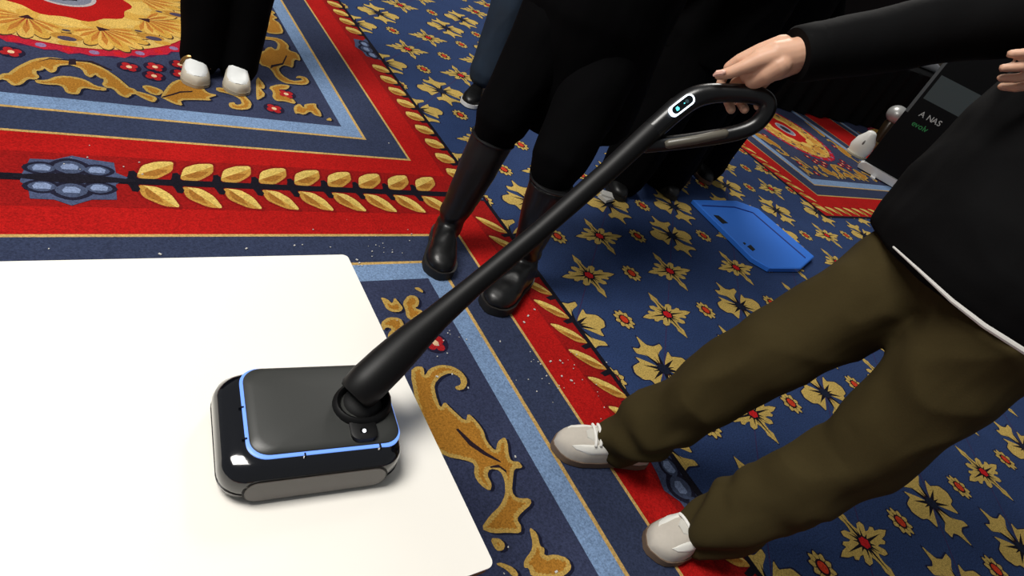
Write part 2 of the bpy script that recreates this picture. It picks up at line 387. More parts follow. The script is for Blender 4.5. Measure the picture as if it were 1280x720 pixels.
def gold_shape(pts, lev=12):
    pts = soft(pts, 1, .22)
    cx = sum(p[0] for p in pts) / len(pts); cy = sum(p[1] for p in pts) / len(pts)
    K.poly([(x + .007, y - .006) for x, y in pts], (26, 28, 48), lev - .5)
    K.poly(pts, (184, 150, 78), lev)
    # inner flame of orange, woven in short rows a finger's breadth inside the outline
    P = np.array(pts); Q = np.roll(P, -1, 0); g = 0.0045
    xs = np.arange(P[:, 0].min(), P[:, 0].max(), g); ys = np.arange(P[:, 1].min(), P[:, 1].max(), g)
    if len(xs) < 3 or len(ys) < 3: return
    X, Y = np.meshgrid(xs, ys); ins = np.zeros(X.shape, bool); dist = np.full(X.shape, 9.0)
    for (ax, ay), (bx, by) in zip(P, Q):
        if ay != by: ins ^= ((ay > Y) != (by > Y)) & (X < (bx - ax) * (Y - ay) / (by - ay) + ax)
        L2 = max((bx - ax) ** 2 + (by - ay) ** 2, 1e-12)
        t = np.clip(((X - ax) * (bx - ax) + (Y - ay) * (by - ay)) / L2, 0, 1)
        dist = np.minimum(dist, np.hypot(X - ax - t * (bx - ax), Y - ay - t * (by - ay)))
    ok = ins & (dist > 0.011)
    for j in range(len(ys)):
        i = 0
        while i < len(xs):
            if ok[j, i]:
                k = i
                while k < len(xs) and ok[j, k]: k += 1
                K.rect(xs[i] - g / 2, ys[j] - g / 2, xs[k - 1] + g / 2, ys[j] + g / 2, ORANGE, lev + .3)
                i = k
            else: i += 1
def floret(x, y, sx=1, sy=1):
    K.disc((x, y), .040 * sx, .040 * sy, (34, 28, 50), 12, 20)
    for a in (.5, 2.07, 3.64, 5.2):
        K.disc((x + .018 * sx * math.cos(a), y + .020 * sy * math.sin(a)), .014 * sx, .016 * sy, (166, 32, 36), 12.5, 10)
    K.disc((x, y), .010 * sx, .012 * sy, (226, 190, 150), 13, 8)

def panel(x0, x1, x2, y0, y1, y2, cx, cy):
    """x0/y0 red edge, x1/y1 gold line, x2/y2 inner edge, given on one side and mirrored about the centre"""
    def r(ax, ay, col, lev):
        dx, dy = abs(ax - cx), abs(ay - cy)
        K.rect(cx - dx, cy - dy, cx + dx, cy + dy, col, lev)
    def inw(a, c, d): return a + d if a < c else a - d
    r(x0, y0, GOLDL, 7); r(inw(x0, cx, .010), inw(y0, cy, .012), NAVY, 7.5)
    r(x1, y1, GOLDL, 8); r(inw(x1, cx, .012), inw(y1, cy, .012), LBLUE, 8.5)
    r(x2, y2, NAVY2, 9)
    sx = abs(x2 - cx) / .905; sy = abs(y2 - cy) / .87
    # medallion
    def dd(rr, col, lev, n=64, wob=0, k=8): K.disc((cx, cy), rr * sx, rr * sy, col, lev, n, wob, k)
    dd(.535, (70, 30, 66), 10, 96, .012, 48); dd(.53, CRIM, 10.3, 96, .02, 40)
    for i in range(40):
        a = 2 * PI * i / 40
        K.disc((cx + .505 * sx * math.cos(a), cy + .505 * sy * math.sin(a)), .017 * sx, .017 * sy, (138, 112, 150) if i % 2 else (188, 30, 38), 10.6, 8)
    dd(.482, (150, 24, 34), 10.8); dd(.475, YEL, 11)
    def sc(P): return [(cx + sx * x, cy + sy * y) for x, y in P]
    for i in range(8):
        a0 = 2 * PI * (i + .5) / 8 - PI / 2
        hx, hy = .305 * math.cos(a0), .305 * math.sin(a0)
        for j in (-4, 4, -3, 3, -2, 2, -1, 1, 0):
            a = a0 + j * .36; L = .185 - .010 * abs(j); w = .026
            d = (math.cos(a), math.sin(a)); n = (-d[1], d[0])
            def q(u, v, k=1.0): return (hx + d[0] * L * u * k + n[0] * w * v * k, hy + d[1] * L * u * k + n[1] * w * v * k)
            pet = soft([q(0, .15), q(.45, .8), q(.85, 1), q(1.02, .3), q(1.0, -.5), q(.8, -1), q(.45, -.8), q(0, -.15)], 1, .2)
            if i == 7 and False: pass
            lv = 11.2 + .05 * (4 - abs(j))
            K.poly(sc([(x * 1.006 + d[0] * .006, y * 1.006 + d[1] * .006 - .002) for x, y in pet]), (74, 50, 34), lv)
            K.poly(sc(pet), (212, 170, 84) if abs(j) % 2 else (200, 154, 66), lv + .02)
            K.poly(sc([q(.05, .1), q(.55, .45), q(.82, .05), q(.55, -.4), q(.05, -.1)]), (184, 118, 48), lv + .03)
            K.poly(sc([q(.02, .08), q(.5, .12), q(.02, -.12)]), (150, 44, 34), lv + .04)
        for s_ in (-1, 0, 1):
            K.disc((cx + sx * .262 * math.cos(a0 + s_ * .26), cy + sy * .262 * math.sin(a0 + s_ * .26)), .05 * sx, .042 * sy, (216, 178, 92) if s_ else (206, 160, 72), 11.6 + .03 * s_, 16)
        K.poly(sc(soft([(hx + .032 * math.cos(a0 + k * PI / 3 + .3) * (1 if k % 2 else .45), hy + .026 * math.sin(a0 + k * PI / 3 + .3) * (1 if k % 2 else .45)) for k in range(6)], 1)), (58, 30, 34), 11.9)
        am = a0 + PI / 8                       # small ornament between two shells
        for rr, ww, cc, lv in ((.40, .05, (178, 128, 52), 11.95), (.415, .03, (70, 62, 84), 12.0), (.345, .026, (190, 150, 70), 11.95), (.345, .014, (70, 60, 70), 12.0), (.455, .03, (196, 148, 60), 11.95)):
            K.disc((cx + sx * rr * math.cos(am), cy + sy * rr * math.sin(am)), ww * sx, ww * .62 * sy, cc, lv, 14)
    dd(.232, RED, 12, 60, .05, 10)
    dd(.115, (178, 170, 170), 12.4, 40); dd(.10, (120, 124, 140), 12.6, 40); dd(.06, (40, 36, 46), 12.8, 24, .1, 8)
    return sx, sy
panel(1.204, 1.055, .975, 2.066, 2.204, 2.293, .06, 3.16)
panel(1.204, 1.055, .975, 1.576, 1.431, 1.3425, .06, .43)
panel(1.204, 1.055, .975, -1.154, -1.3, -1.39, .06, -2.3)
panel(1.204, 1.055, .975, 4.796, 4.934, 5.023, .06, 5.89)
for cy, e in ((3.16, (2.066, 2.204, 2.293)), (.43, (1.576, 1.431, 1.3425))):
    panel(-1.576, -1.725, -1.805, *e, -2.72, cy)
panel(4.327, 4.476, 4.556, 2.006, 2.144, 2.233, 5.26, 3.06)
panel(6.72, 6.86, 6.94, 2.006, 2.144, 2.233, 7.7, 3.06)
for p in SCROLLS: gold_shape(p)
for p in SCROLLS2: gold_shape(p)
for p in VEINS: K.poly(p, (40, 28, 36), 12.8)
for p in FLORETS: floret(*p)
# the traced corner, mirrored into the far panel
def mir(pts, cx, cy, kx_, ky_): return [(cx + (x - .06) * kx_, cy + (y - 3.16) * ky_) for x, y in pts]
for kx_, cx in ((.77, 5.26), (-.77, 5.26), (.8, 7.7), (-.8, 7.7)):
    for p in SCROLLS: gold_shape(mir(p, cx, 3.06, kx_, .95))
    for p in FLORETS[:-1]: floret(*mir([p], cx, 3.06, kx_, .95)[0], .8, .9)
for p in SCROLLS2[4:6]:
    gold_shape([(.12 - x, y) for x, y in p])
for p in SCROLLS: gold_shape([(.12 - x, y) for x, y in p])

cm = bpy.data.meshes.new('floor'); cm.from_pydata(K.v, [], K.f)
ca = cm.color_attributes.new('weave', 'FLOAT_COLOR', 'CORNER')
buf = []
for f, c in zip(K.f, K.c): buf += list(c + (1,)) * len(f)
ca.data.foreach_set('color', buf)
# every face must look up
bm = bmesh.new(); bm.from_mesh(cm)
for f in bm.faces:
    if f.normal.z < 0: f.normal_flip()
bm.to_mesh(cm); bm.free()
fm = bpy.data.materials.new('woven_carpet'); fm.use_nodes = True
nt = fm.node_tree; b = nt.nodes['Principled BSDF']
at_ = nt.nodes.new('ShaderNodeVertexColor'); at_.layer_name = 'weave'
tc = nt.nodes.new('ShaderNodeTexCoord')
n1 = nt.nodes.new('ShaderNodeTexNoise'); n1.inputs['Scale'].default_value = 190; n1.inputs['Detail'].default_value = 5; n1.inputs['Roughness'].default_value = 0.7
n2 = nt.nodes.new('ShaderNodeTexNoise'); n2.inputs['Scale'].default_value = 7; n2.inputs['Detail'].default_value = 3
nt.links.new(tc.outputs['Object'], n1.inputs['Vector']); nt.links.new(tc.outputs['Object'], n2.inputs['Vector'])
r1 = nt.nodes.new('ShaderNodeMapRange'); r1.inputs['From Min'].default_value = 0.25; r1.inputs['From Max'].default_value = 0.75; r1.inputs['To Min'].default_value = 0.40; r1.inputs['To Max'].default_value = 1.50
r2 = nt.nodes.new('ShaderNodeMapRange'); r2.inputs['To Min'].default_value = 0.82; r2.inputs['To Max'].default_value = 1.16
nt.links.new(n1.outputs['Fac'], r1.inputs['Value']); nt.links.new(n2.outputs['Fac'], r2.inputs['Value'])
mu = nt.nodes.new('ShaderNodeMath'); mu.operation = 'MULTIPLY'
nt.links.new(r1.outputs['Result'], mu.inputs[0]); nt.links.new(r2.outputs['Result'], mu.inputs[1])
mx = nt.nodes.new('ShaderNodeMix'); mx.data_type = 'RGBA'; mx.blend_type = 'MULTIPLY'; mx.inputs['Factor'].default_value = 1
nt.links.new(at_.outputs['Color'], mx.inputs['A']); nt.links.new(mu.outputs['Value'], mx.inputs['B'])
nt.links.new(mx.outputs['Result'], b.inputs['Base Color'])
b.inputs['Roughness'].default_value = 0.95; b.inputs['Specular IOR Level'].default_value = 0.1
bp = nt.nodes.new('ShaderNodeBump'); bp.inputs['Strength'].default_value = 0.5; bp.inputs['Distance'].default_value = 0.003
nt.links.new(n1.outputs['Fac'], bp.inputs['Height']); nt.links.new(bp.outputs['Normal'], b.inputs['Normal'])
floor = link('floor', cm, fm, None, smooth=False); floor['kind'] = 'structure'
FZ = 0.0055

bm = bmesh.new(); box(bm, (-4.5, 9.9, 0), (15, 10.0, 4.0))
w = obj('wall_back', bm, mat('hall_wall', (16, 16, 18), .9, noise_amt=.1, noise_scale=3), smooth=False); w['kind'] = 'structure'
bm = bmesh.new(); box(bm, (14.9, -3.0, 0), (15, 9.9, 4.0))
w = obj('wall_right', bm, mat('hall_wall', (16, 16, 18)), smooth=False); w['kind'] = 'structure'
def lerp_f(a, b, t): return a + (b - a) * t
# ------------------------------------------------------------------ demonstration table
TZ = 0.40
t = thing('demo_table', 'low white demonstration table under the black stick cleaner', 'table', (0, .64, 0))
def rounded(x0, x1, y0, y1, r, n=6):
    p = []
    for cx, cy, a0 in ((x1 - r, y1 - r, 0), (x0 + r, y1 - r, 90), (x0 + r, y0 + r, 180), (x1 - r, y0 + r, 270)):
        p += [(cx + r * math.cos(math.radians(a0 + 90 * i / n)), cy + r * math.sin(math.radians(a0 + 90 * i / n))) for i in range(n + 1)]
    return p
def prism(bm, pts, z0, z1, M=None):
    def T(x, y, z):
        v = Vector((x, y, z)); return M @ v if M is not None else v
    A = [bm.verts.new(T(x, y, z0)) for x, y in pts]; B = [bm.verts.new(T(x, y, z1)) for x, y in pts]
    bm.faces.new(list(reversed(A))); bm.faces.new(B)
    for i in range(len(pts)): bm.faces.new((A[i], A[(i + 1) % len(pts)], B[(i + 1) % len(pts)], B[i]))
WHITE = mat('white_laminate', (246, 242, 233), .45, noise_amt=.015, noise_scale=4)
bm = bmesh.new(); prism(bm, rounded(-.80, .504, .277, 1.003, .012), TZ - .003, TZ)
obj('table_surface', bm, WHITE, t)
bm = bmesh.new(); prism(bm, rounded(-.798, .502, .279, 1.001, .012), TZ - .018, TZ - .003)
tag_ = obj('board_core', bm, mat('raw_board', (150, 104, 52), .8, noise_amt=.25, noise_scale=30, stretch=(1, 12, 12)), t); tag_['label'] = 'brown raw board edge below the white surface'
leg_m = mat('grey_steel', (120, 120, 122), .4, .8)
for x, y in ((-.72, .36), (.40, .40), (.40, .92), (-.72, .92)):
    bm = bmesh.new(); box(bm, (x - .018, y - .018, .02), (x + .018, y + .018, TZ - .018)); l = obj('leg', bm, leg_m, t, smooth=False)
    bm = bmesh.new(); tube(bm, [(x, y, FZ), (x, y, .02)], .022, 12, cap='flat'); obj('foot_pad', bm, mat('black_rubber', (16, 16, 17), .7), l)
for y in (.40, .92):
    bm = bmesh.new(); box(bm, (-.70, y - .012, TZ - .05), (.40, y + .012, TZ - .018)); obj('apron_rail', bm, leg_m, t, smooth=False)
bpy.context.view_layer.update(); settle(t)

# ------------------------------------------------------------------ stick cleaner
HX, HY = .2941, .5583
t = thing('stick_cleaner', 'black cordless stick cleaner standing on the white table', 'vacuum cleaner', (HX, HY, TZ))
HM = Matrix.Translation((HX, HY, TZ)) @ Matrix.Rotation(math.radians(-6.5), 4, 'Z')
GLOSS = mat('glossy_black_shell', (9, 10, 16), .12, coat=1.0)
MATTE = mat('matte_black_cover', (52, 53, 51), .4, bump=.05, noise_scale=900)
SATIN = mat('satin_black_tube', (9, 9, 10), .5, spec=.3)
GREY = mat('grey_smoked_panel', (76, 70, 66), .28, coat=.5)
LED = mat('blue_light_strip', (60, 90, 170), .3, emit=((120, 165, 255), 1.05))
def rrect(hx, hy, r, n=8): return rounded(-hx, hx, -hy, hy, r, n)
def stack(bm, secs, M):
    """secs: (hx, hy, r, z, dx, dy) rounded-rectangle sections from bottom to top"""
    prev = None
    for hx, hy, r, z, dx, dy in secs:
        cur = [bm.verts.new(M @ Vector((x + dx, y + dy, z))) for x, y in rrect(hx, hy, r)]
        if prev is None: bm.faces.new(list(reversed(cur)))
        else:
            n = len(cur)
            for i in range(n): bm.faces.new((prev[i], prev[(i + 1) % n], cur[(i + 1) % n], cur[i]))
        prev = cur
    bm.faces.new(prev)
bm = bmesh.new()
stack(bm, [(.124, .088, .034, .0055, 0, 0), (.130, .094, .038, .012, 0, 0), (.1315, .0955, .038, .020, 0, 0)], HM)
base = obj('base_skirt', bm, mat('dark_grey_skirt', (46, 43, 42), .3, coat=.4), t)
bm = bmesh.new(); stack(bm, [(.118, .082, .034, .0, 0, 0), (.118, .082, .034, .0055, 0, 0)], HM)
obj('bottom_pad', bm, mat('black_rubber', (16, 16, 17)), t)
bm = bmesh.new()
stack(bm, [(.1305, .0945, .038, .0212, 0, 0), (.131, .095, .038, .038, 0, 0), (.1285, .0925, .037, .050, .001, .001), (.121, .086, .036, .059, .003, .003), (.110, .078, .034, .0635, .007, .006)], HM)
obj('shell', bm, GLOSS, t)
# light strip and cover on top, leaving the glossy bumper free at the left and front
bm = bmesh.new()
stack(bm, [(.1115, .0815, .028, .052, .016, .011), (.1115, .0815, .028, .0655, .016, .011), (.109, .079, .028, .0665, .016, .011)], HM)
obj('light_strip', bm, LED, t)
bm = bmesh.new()
secs = [(.1085, .0785, .027, .058, .0175, .0125), (.1085, .0785, .027, .0672, .0175, .0125), (.107, .077, .027, .069, .0175, .0125), (.095, .068, .027, .0715, .0175, .0125), (.07, .05, .027, .074, .02, .0125), (.04, .03, .02, .076, .03, .0125)]
stack(bm, secs, HM)
obj('top_cover', bm, MATTE, t)
# seams of the strip: short dark clips across the light
for cx, cy, hx, hy in ((-.0965, .02, .0035, .0012), (-.0965, -.035, .0035, .0012), (.09, -.070, .0015, .004), (-.02, -.0712, .0012, .003)):
    bm = bmesh.new(); box(bm, (cx - hx, cy - hy, .060), (cx + hx, cy + hy, .0674), HM); obj('strip_clip', bm, GLOSS, t, smooth=False)
# long side panel with rounded ends on the front face
def stadium(bm, hl, hh, n=10):
    return [(hl - hh + hh * math.cos(a), hh * math.sin(a)) for a in [-PI / 2 + PI * i / n for i in range(n + 1)]] + [(-hl + hh + hh * math.cos(a), hh * math.sin(a)) for a in [PI / 2 + PI * i / n for i in range(n + 1)]]
FM = HM @ Matrix.Translation((.002, -.0945, .0265)) @ Matrix.Rotation(math.radians(84), 4, 'X')
bm = bmesh.new(); prism(bm, stadium(bm, .103, .0215), -.002, .0012, FM); obj('panel_seam', bm, SATIN, t)
bm = bmesh.new(); prism(bm, stadium(bm, .100, .0185), .0, .003, FM); obj('side_panel', bm, GREY, t)
# swivel cup and pole
PB = Vector((0.3635,0.5561,0.5026)); PT = Vector((0.9442,0.762,0.9494))
axis = (PT - PB).normalized()
hc = HM @ Vector((.0765, .006, .072))
bm = bmesh.new()
S = axis.copy(); S.z = 0; S.normalize()
T_ = Vector((-S.y, S.x, 0))
def oval(a, b, z, c=(0, 0), n=28): return [hc + S * (a * math.cos(2 * PI * i / n) + c[0]) + T_ * (b * math.sin(2 * PI * i / n) + c[1]) + Vector((0, 0, z)) for i in range(n)]
prev = None
for a, b, z in ((.050, .043, -.014), (.050, .043, .0), (.047, .040, .010), (.043, .036, .013), (.038, .032, .010), (.034, .029, .0)):
    cur = [bm.verts.new(p) for p in oval(a, b, z)]
    if prev is None: bm.faces.new(list(reversed(cur)))
    else:
        for i in range(28): bm.faces.new((prev[i], prev[(i + 1) % 28], cur[(i + 1) % 28], cur[i]))
    prev = cur
bm.faces.new(prev)
cup = obj('swivel_cup', bm, SATIN, t)
bm = bmesh.new(); dl = Vector((0.3505,0.5089,0.4958))
n_ = (Vector((0, 0, 1.25)) - dl).normalized()
dl = HM @ Vector((.066, -.048, .0785))
tube(bm, [dl, dl + Vector((0, -.002, .0025))], .0055, 14, cap='flat'); b_ = obj('button', bm, SATIN, cup)
bm = bmesh.new(); tube(bm, [dl + Vector((0, -.002, .0025)), dl + Vector((0, -.0028, .0034))], .0028, 12, cap='flat'); obj('button_light', bm, mat('white_light', (255, 255, 255), .4, emit=((240, 245, 255), 1.6)), cup)
bm = bmesh.new()
ell(bm, hc + Vector((0, 0, .002)), (.030, .030, .018)); obj('swivel_ball', bm, mat('black_rubber', (16, 16, 17)), cup)
bm = bmesh.new()
stack(bm, [(.020, .020, .012, .060, .068, -.044), (.020, .020, .012, .0775, .068, -.042), (.017, .017, .011, .079, .068, -.041)], HM); obj('button_pad', bm, SATIN, cup)
bm = bmesh.new()
L = (PT - PB).length
pp = [Vector(p) for p in [(0.354,0.5567,0.4945),(0.3589,0.5589,0.4985),(0.3753,0.5663,0.5108),(0.4093,0.5839,0.5276),(0.4513,0.6063,0.5473),(0.5007,0.6288,0.5744),(0.5696,0.6568,0.6143),(0.6964,0.698,0.7021),(0.8241,0.7329,0.8165),(0.9006,0.7522,0.8983),(0.9447,0.7605,0.947)]]
tube(bm, pp, [.027, .031, .0325, .032, .029, .0225, .0188, .0180, .0195, .0205, .0212], 28, cap='flat')
pole = obj('pole', bm, SATIN, t)
bm = bmesh.new(); tube(bm, [pp[7], lerp(pp[7], pp[8], .02)], .0182, 28, cap='flat'); obj('joint_ring', bm, SATIN, pole)
# handle: a closed loop that bends out of the pole
top = [pp[-2], pp[-1]] + [Vector(p) for p in [(0.9621,0.7561,0.9713),(0.9822,0.7475,0.9869),(1.0045,0.7323,0.9999),(1.0347,0.7073,1.016),(1.0537,0.6899,1.0217),(1.0644,0.6769,1.0158),(1.0645,0.6705,0.9983),(1.0541,0.6703,0.9707),(1.0262,0.6831,0.9448),(0.977,0.711,0.9108),(0.9382,0.7293,0.8889),(0.8951,0.7449,0.8699)]]
bm = bmesh.new()
hr_ = [.0207, .0214, .0208, .0188, .0168, .0168, .0165, .0160, .0155, .0150, .0148, .0145, .0142, .014]
hr_ += [.014] * (len(top) - len(hr_)); hr_ = hr_[:len(top)]
for _ in range(2):                       # round the bends of the loop
    q, r2 = [top[0]], [hr_[0]]
    for (p0, p1), (c0, c1) in zip(zip(top, top[1:]), zip(hr_, hr_[1:])):
        q += [lerp(p0, p1, .25), lerp(p0, p1, .75)]; r2 += [lerp_f(c0, c1, .25), lerp_f(c0, c1, .75)]
    top, hr_ = q + [top[-1]], r2 + [hr_[-1]]
tube(bm, top, hr_, 18); obj('handle', bm, mat('dark_handle', (12, 12, 13), .3), t)
bm = bmesh.new()
und = [Vector(p) for p in [(1.0033,0.6835,0.9438),(0.9636,0.7018,0.916),(0.9237,0.7203,0.8913)]]
tube(bm, und, .0085, 10); u_ = obj('trigger_bar', bm, mat('grey_trigger', (92, 88, 78), .35), t); u_['label'] = 'grey bar on the lower arm of the handle'
# lit pill display on the bend
dc = Vector((0.927,0.7409,0.9605))
vdir = (Vector((0, 0, 1.25)) - dc).normalized()
ux = (Vector((0.9442,0.743,0.9776)) - Vector((0.9102,0.7392,0.9432))).normalized()
uz = (vdir - ux * ux.dot(vdir)).normalized(); uy = uz.cross(ux)
DM = Matrix((ux, uy, uz)).transposed().to_4x4(); DM.translation = dc
bm = bmesh.new(); prism(bm, stadium(bm, .0262, .0105, 12), -.012, .0010, DM); dsp = obj('display_ring', bm, mat('white_glow', (235, 245, 255), .4, emit=((225, 240, 255), 1.7)), t, smooth=False); dsp['label'] = 'white glowing ring round the display'
bm = bmesh.new(); prism(bm, stadium(bm, .0228, .0074, 12), -.006, .0016, DM); obj('display_glass', bm, mat('display_glass', (6, 12, 16), .12), dsp, smooth=False)
CY = mat('cyan_icon', (90, 230, 235), .4, emit=((90, 230, 240), 1.2))
bm = bmesh.new(); prism(bm, [(-.0155, -.003), (-.011, -.0038), (-.0085, -.0012), (-.010, .0035), (-.0145, .0028)], .0014, .0021, DM); obj('display_icon', bm, CY, dsp, smooth=False)
bm = bmesh.new(); prism(bm, [(.003, -.001), (.005, -.001), (.005, .001), (.003, .001)], .0014, .0021, DM); obj('display_dot', bm, CY, dsp, smooth=False)
bm = bmesh.new(); prism(bm, [(.010 + .0035 * math.cos(a), .0035 * math.sin(a)) for a in [2 * PI * i / 12 for i in range(12)]], .0014, .0019, DM); obj('display_key', bm, mat('dim_key', (52, 74, 82), .3), dsp, smooth=False)
settle(t)

# ------------------------------------------------------------------ people
def crv(tab, u):
    for (a, va), (b, vb) in zip(tab, tab[1:]):
        if u <= b:
            k = (u - a) / (b - a); k = k * k * (3 - 2 * k) * .5 + k * .5
            return va + (vb - va) * k
    return tab[-1][1]
WID = [(0, .010), (.04, .026), (.15, .033), (.38, .034), (.6, .043), (.75, .047), (.88, .042), (.96, .026), (1, .006)]
HGT = [(0, .050), (.06, .078), (.2, .088), (.38, .088), (.52, .076), (.7, .058), (.85, .047), (.95, .034), (1, .016)]
class Foot:
    def __init__(s, toe, heel_dir, L, kw=1.0, kh=1.0, z0=.018):
        s.h = Vector((heel_dir[0], heel_dir[1], 0)).normalized(); s.toe = Vector((toe[0], toe[1], FZ)); s.L = L; s.kw = kw; s.kh = kh; s.z0 = z0
        s.side = Vector((-s.h.y, s.h.x, 0))
    def S(s, u, ph, off=0):
        w = crv(WID, u) * s.kw + off; h = crv(HGT, u) * s.kh + off
        c, q = math.cos(ph), math.sin(ph)
        y = w * math.copysign(abs(c) ** .75, c); z = s.z0 + h * abs(q) ** .8
        x = s.L * u + (off if u > .97 else 0)
        return s.toe + s.h * (s.L - x) + s.side * y + Vector((0, 0, z))
    def upper(s, bm, n=22, m=14):
        rows = []
        for i in range(n + 1):
            u = i / n
            rows.append([bm.verts.new(s.S(u, PI * j / m)) for j in range(m + 1)])
        for a, b in zip(rows, rows[1:]):
            for j in range(m): bm.faces.new((a[j], a[j + 1], b[j + 1], b[j]))
            bm.faces.new((a[0], b[0], b[m], a[m]))
        bm.faces.new(rows[0]); bm.faces.new(list(reversed(rows[-1])))
    def sole(s, bm, z0, z1, k=1.06, n=20):
        R = [(u, 1) for u in [i / n for i in range(n + 1)]] + [(u, -1) for u in [i / n for i in range(n, -1, -1)]]
        P = []
        for u, sg in R:
            x = s.L * (u * 1.02 - .01); y = sg * (crv(WID, u) * s.kw * k + .001)
            p = s.toe + s.h * (s.L - x) + s.side * y; P.append((p.x, p.y))
        prism(bm, P, z0, z1)
    def patch(s, bm, outline, off=.0015, n=10):
        """outline in (u, phi): a thin overlay that follows the upper"""
        us = [p[0] for p in outline]; ps = [p[1] for p in outline]
        u0, u1 = min(us), max(us)
        rows = []
        for i in range(n + 1):
            u = u0 + (u1 - u0) * (i + .001) / (n + .002)
            xs = []
            for (a, b), (c, d) in zip(outline, outline[1:] + outline[:1]):
                if (a > u) != (c > u): xs.append(b + (d - b) * (u - a) / (c - a))
            if len(xs) < 2: continue
            lo, hi = min(xs), max(xs)
            A = [s.S(u, lo + (hi - lo) * j / 6, off) for j in range(7)]
            A[0] = s.S(u, lo, -.001); A[-1] = s.S(u, hi, -.001)
            rows.append([bm.verts.new(p) for p in A])
        for a, b in zip(rows, rows[1:]):
            for j in range(6): bm.faces.new((a[j], a[j + 1], b[j + 1], b[j]))

def head(bm, c, f, k=1.0):
    f = Vector((f[0], f[1], 0)).normalized(); s = Vector((-f.y, f.x, 0)); z = Vector((0, 0, 1))
    M = Matrix((f, s, z)).transposed()
    def at_(x, y, h): return c + f * x * k + s * y * k + z * h * k
    ell(bm, at_(-.008, 0, .03), (.095 * k, .074 * k, .092 * k), M)
    ell(bm, at_(.018, 0, -.045), (.066 * k, .058 * k, .066 * k), M)
    ell(bm, at_(.052, 0, -.088), (.026 * k, .026 * k, .018 * k), M, 12, 8)
    tube(bm, [at_(.082, 0, .012), at_(.098, 0, -.018), at_(.105, 0, -.034)], [.009 * k, .011 * k, .014 * k], 10)
    ell(bm, at_(.078, 0, -.062), (.012 * k, .024 * k, .007 * k), M, 12, 8)
    ell(bm, at_(.076, 0, -.072), (.012 * k, .021 * k, .007 * k), M, 12, 8)
    for e in (-1, 1):
        ell(bm, at_(-.005, e * .075, -.012), (.018 * k, .008 * k, .03 * k), M, 10, 8)
        ell(bm, at_(.070, e * .034, .028), (.018 * k, .024 * k, .008 * k), M, 10, 8)
    return at_, M

def hand(bm, w, d, n, k=1.0):
    """relaxed hand: w wrist, d pointing direction, n back of the hand"""
    d = Vector(d).normalized(); n = Vector(n); n = (n - d * n.dot(d)).normalized(); s = d.cross(n)
    def P(a, b, c): return Vector(w) + (d * a + s * b + n * c) * k
    tube(bm, [P(-.04, 0, 0), P(0, 0, 0), P(.03, 0, 0), P(.08, 0, -.004)], [(.021 * k, .026 * k), (.019 * k, .025 * k), (.016 * k, .036 * k), (.012 * k, .038 * k)], 14, side=n)
    for b, L in ((-.030, .062), (-.010, .074), (.010, .080), (.029, .070)):
        tube(bm, [P(.07, b, -.002), P(.085 + L * .35, b * 1.1, -.004), P(.085 + L * .72, b * 1.1, -.018), P(.082 + L * .95, b * 1.05, -.036)], [.0095 * k, .009 * k, .0082 * k, .007 * k], 10)
    tube(bm, [P(.015, .026, -.008), P(.05, .052, -.016), P(.078, .060, -.026), P(.10, .058, -.034)], [.013 * k, .0115 * k, .010 * k, .008 * k], 10)

SKIN = mat('skin', (212, 166, 138), .5, sss=.15, noise_amt=.05, noise_scale=60)
SKIN2 = mat('tan_skin', (150, 98, 72), .55, sss=.1, noise_amt=.05, noise_scale=60)
BLACKC = mat('black_cloth', (5, 5, 6), .9, spec=.06, noise_amt=.15, noise_scale=200, bump=.1)
def fold(co, amp, sc=(7, 7, 4), seed=0.0):
    v = Vector((co.x * sc[0] + seed, co.y * sc[1], co.z * sc[2]))
    return amp * (1 - 2 * abs(noise.noise(v))) * 0.7 + amp * .5 * noise.noise(v * 2.3)

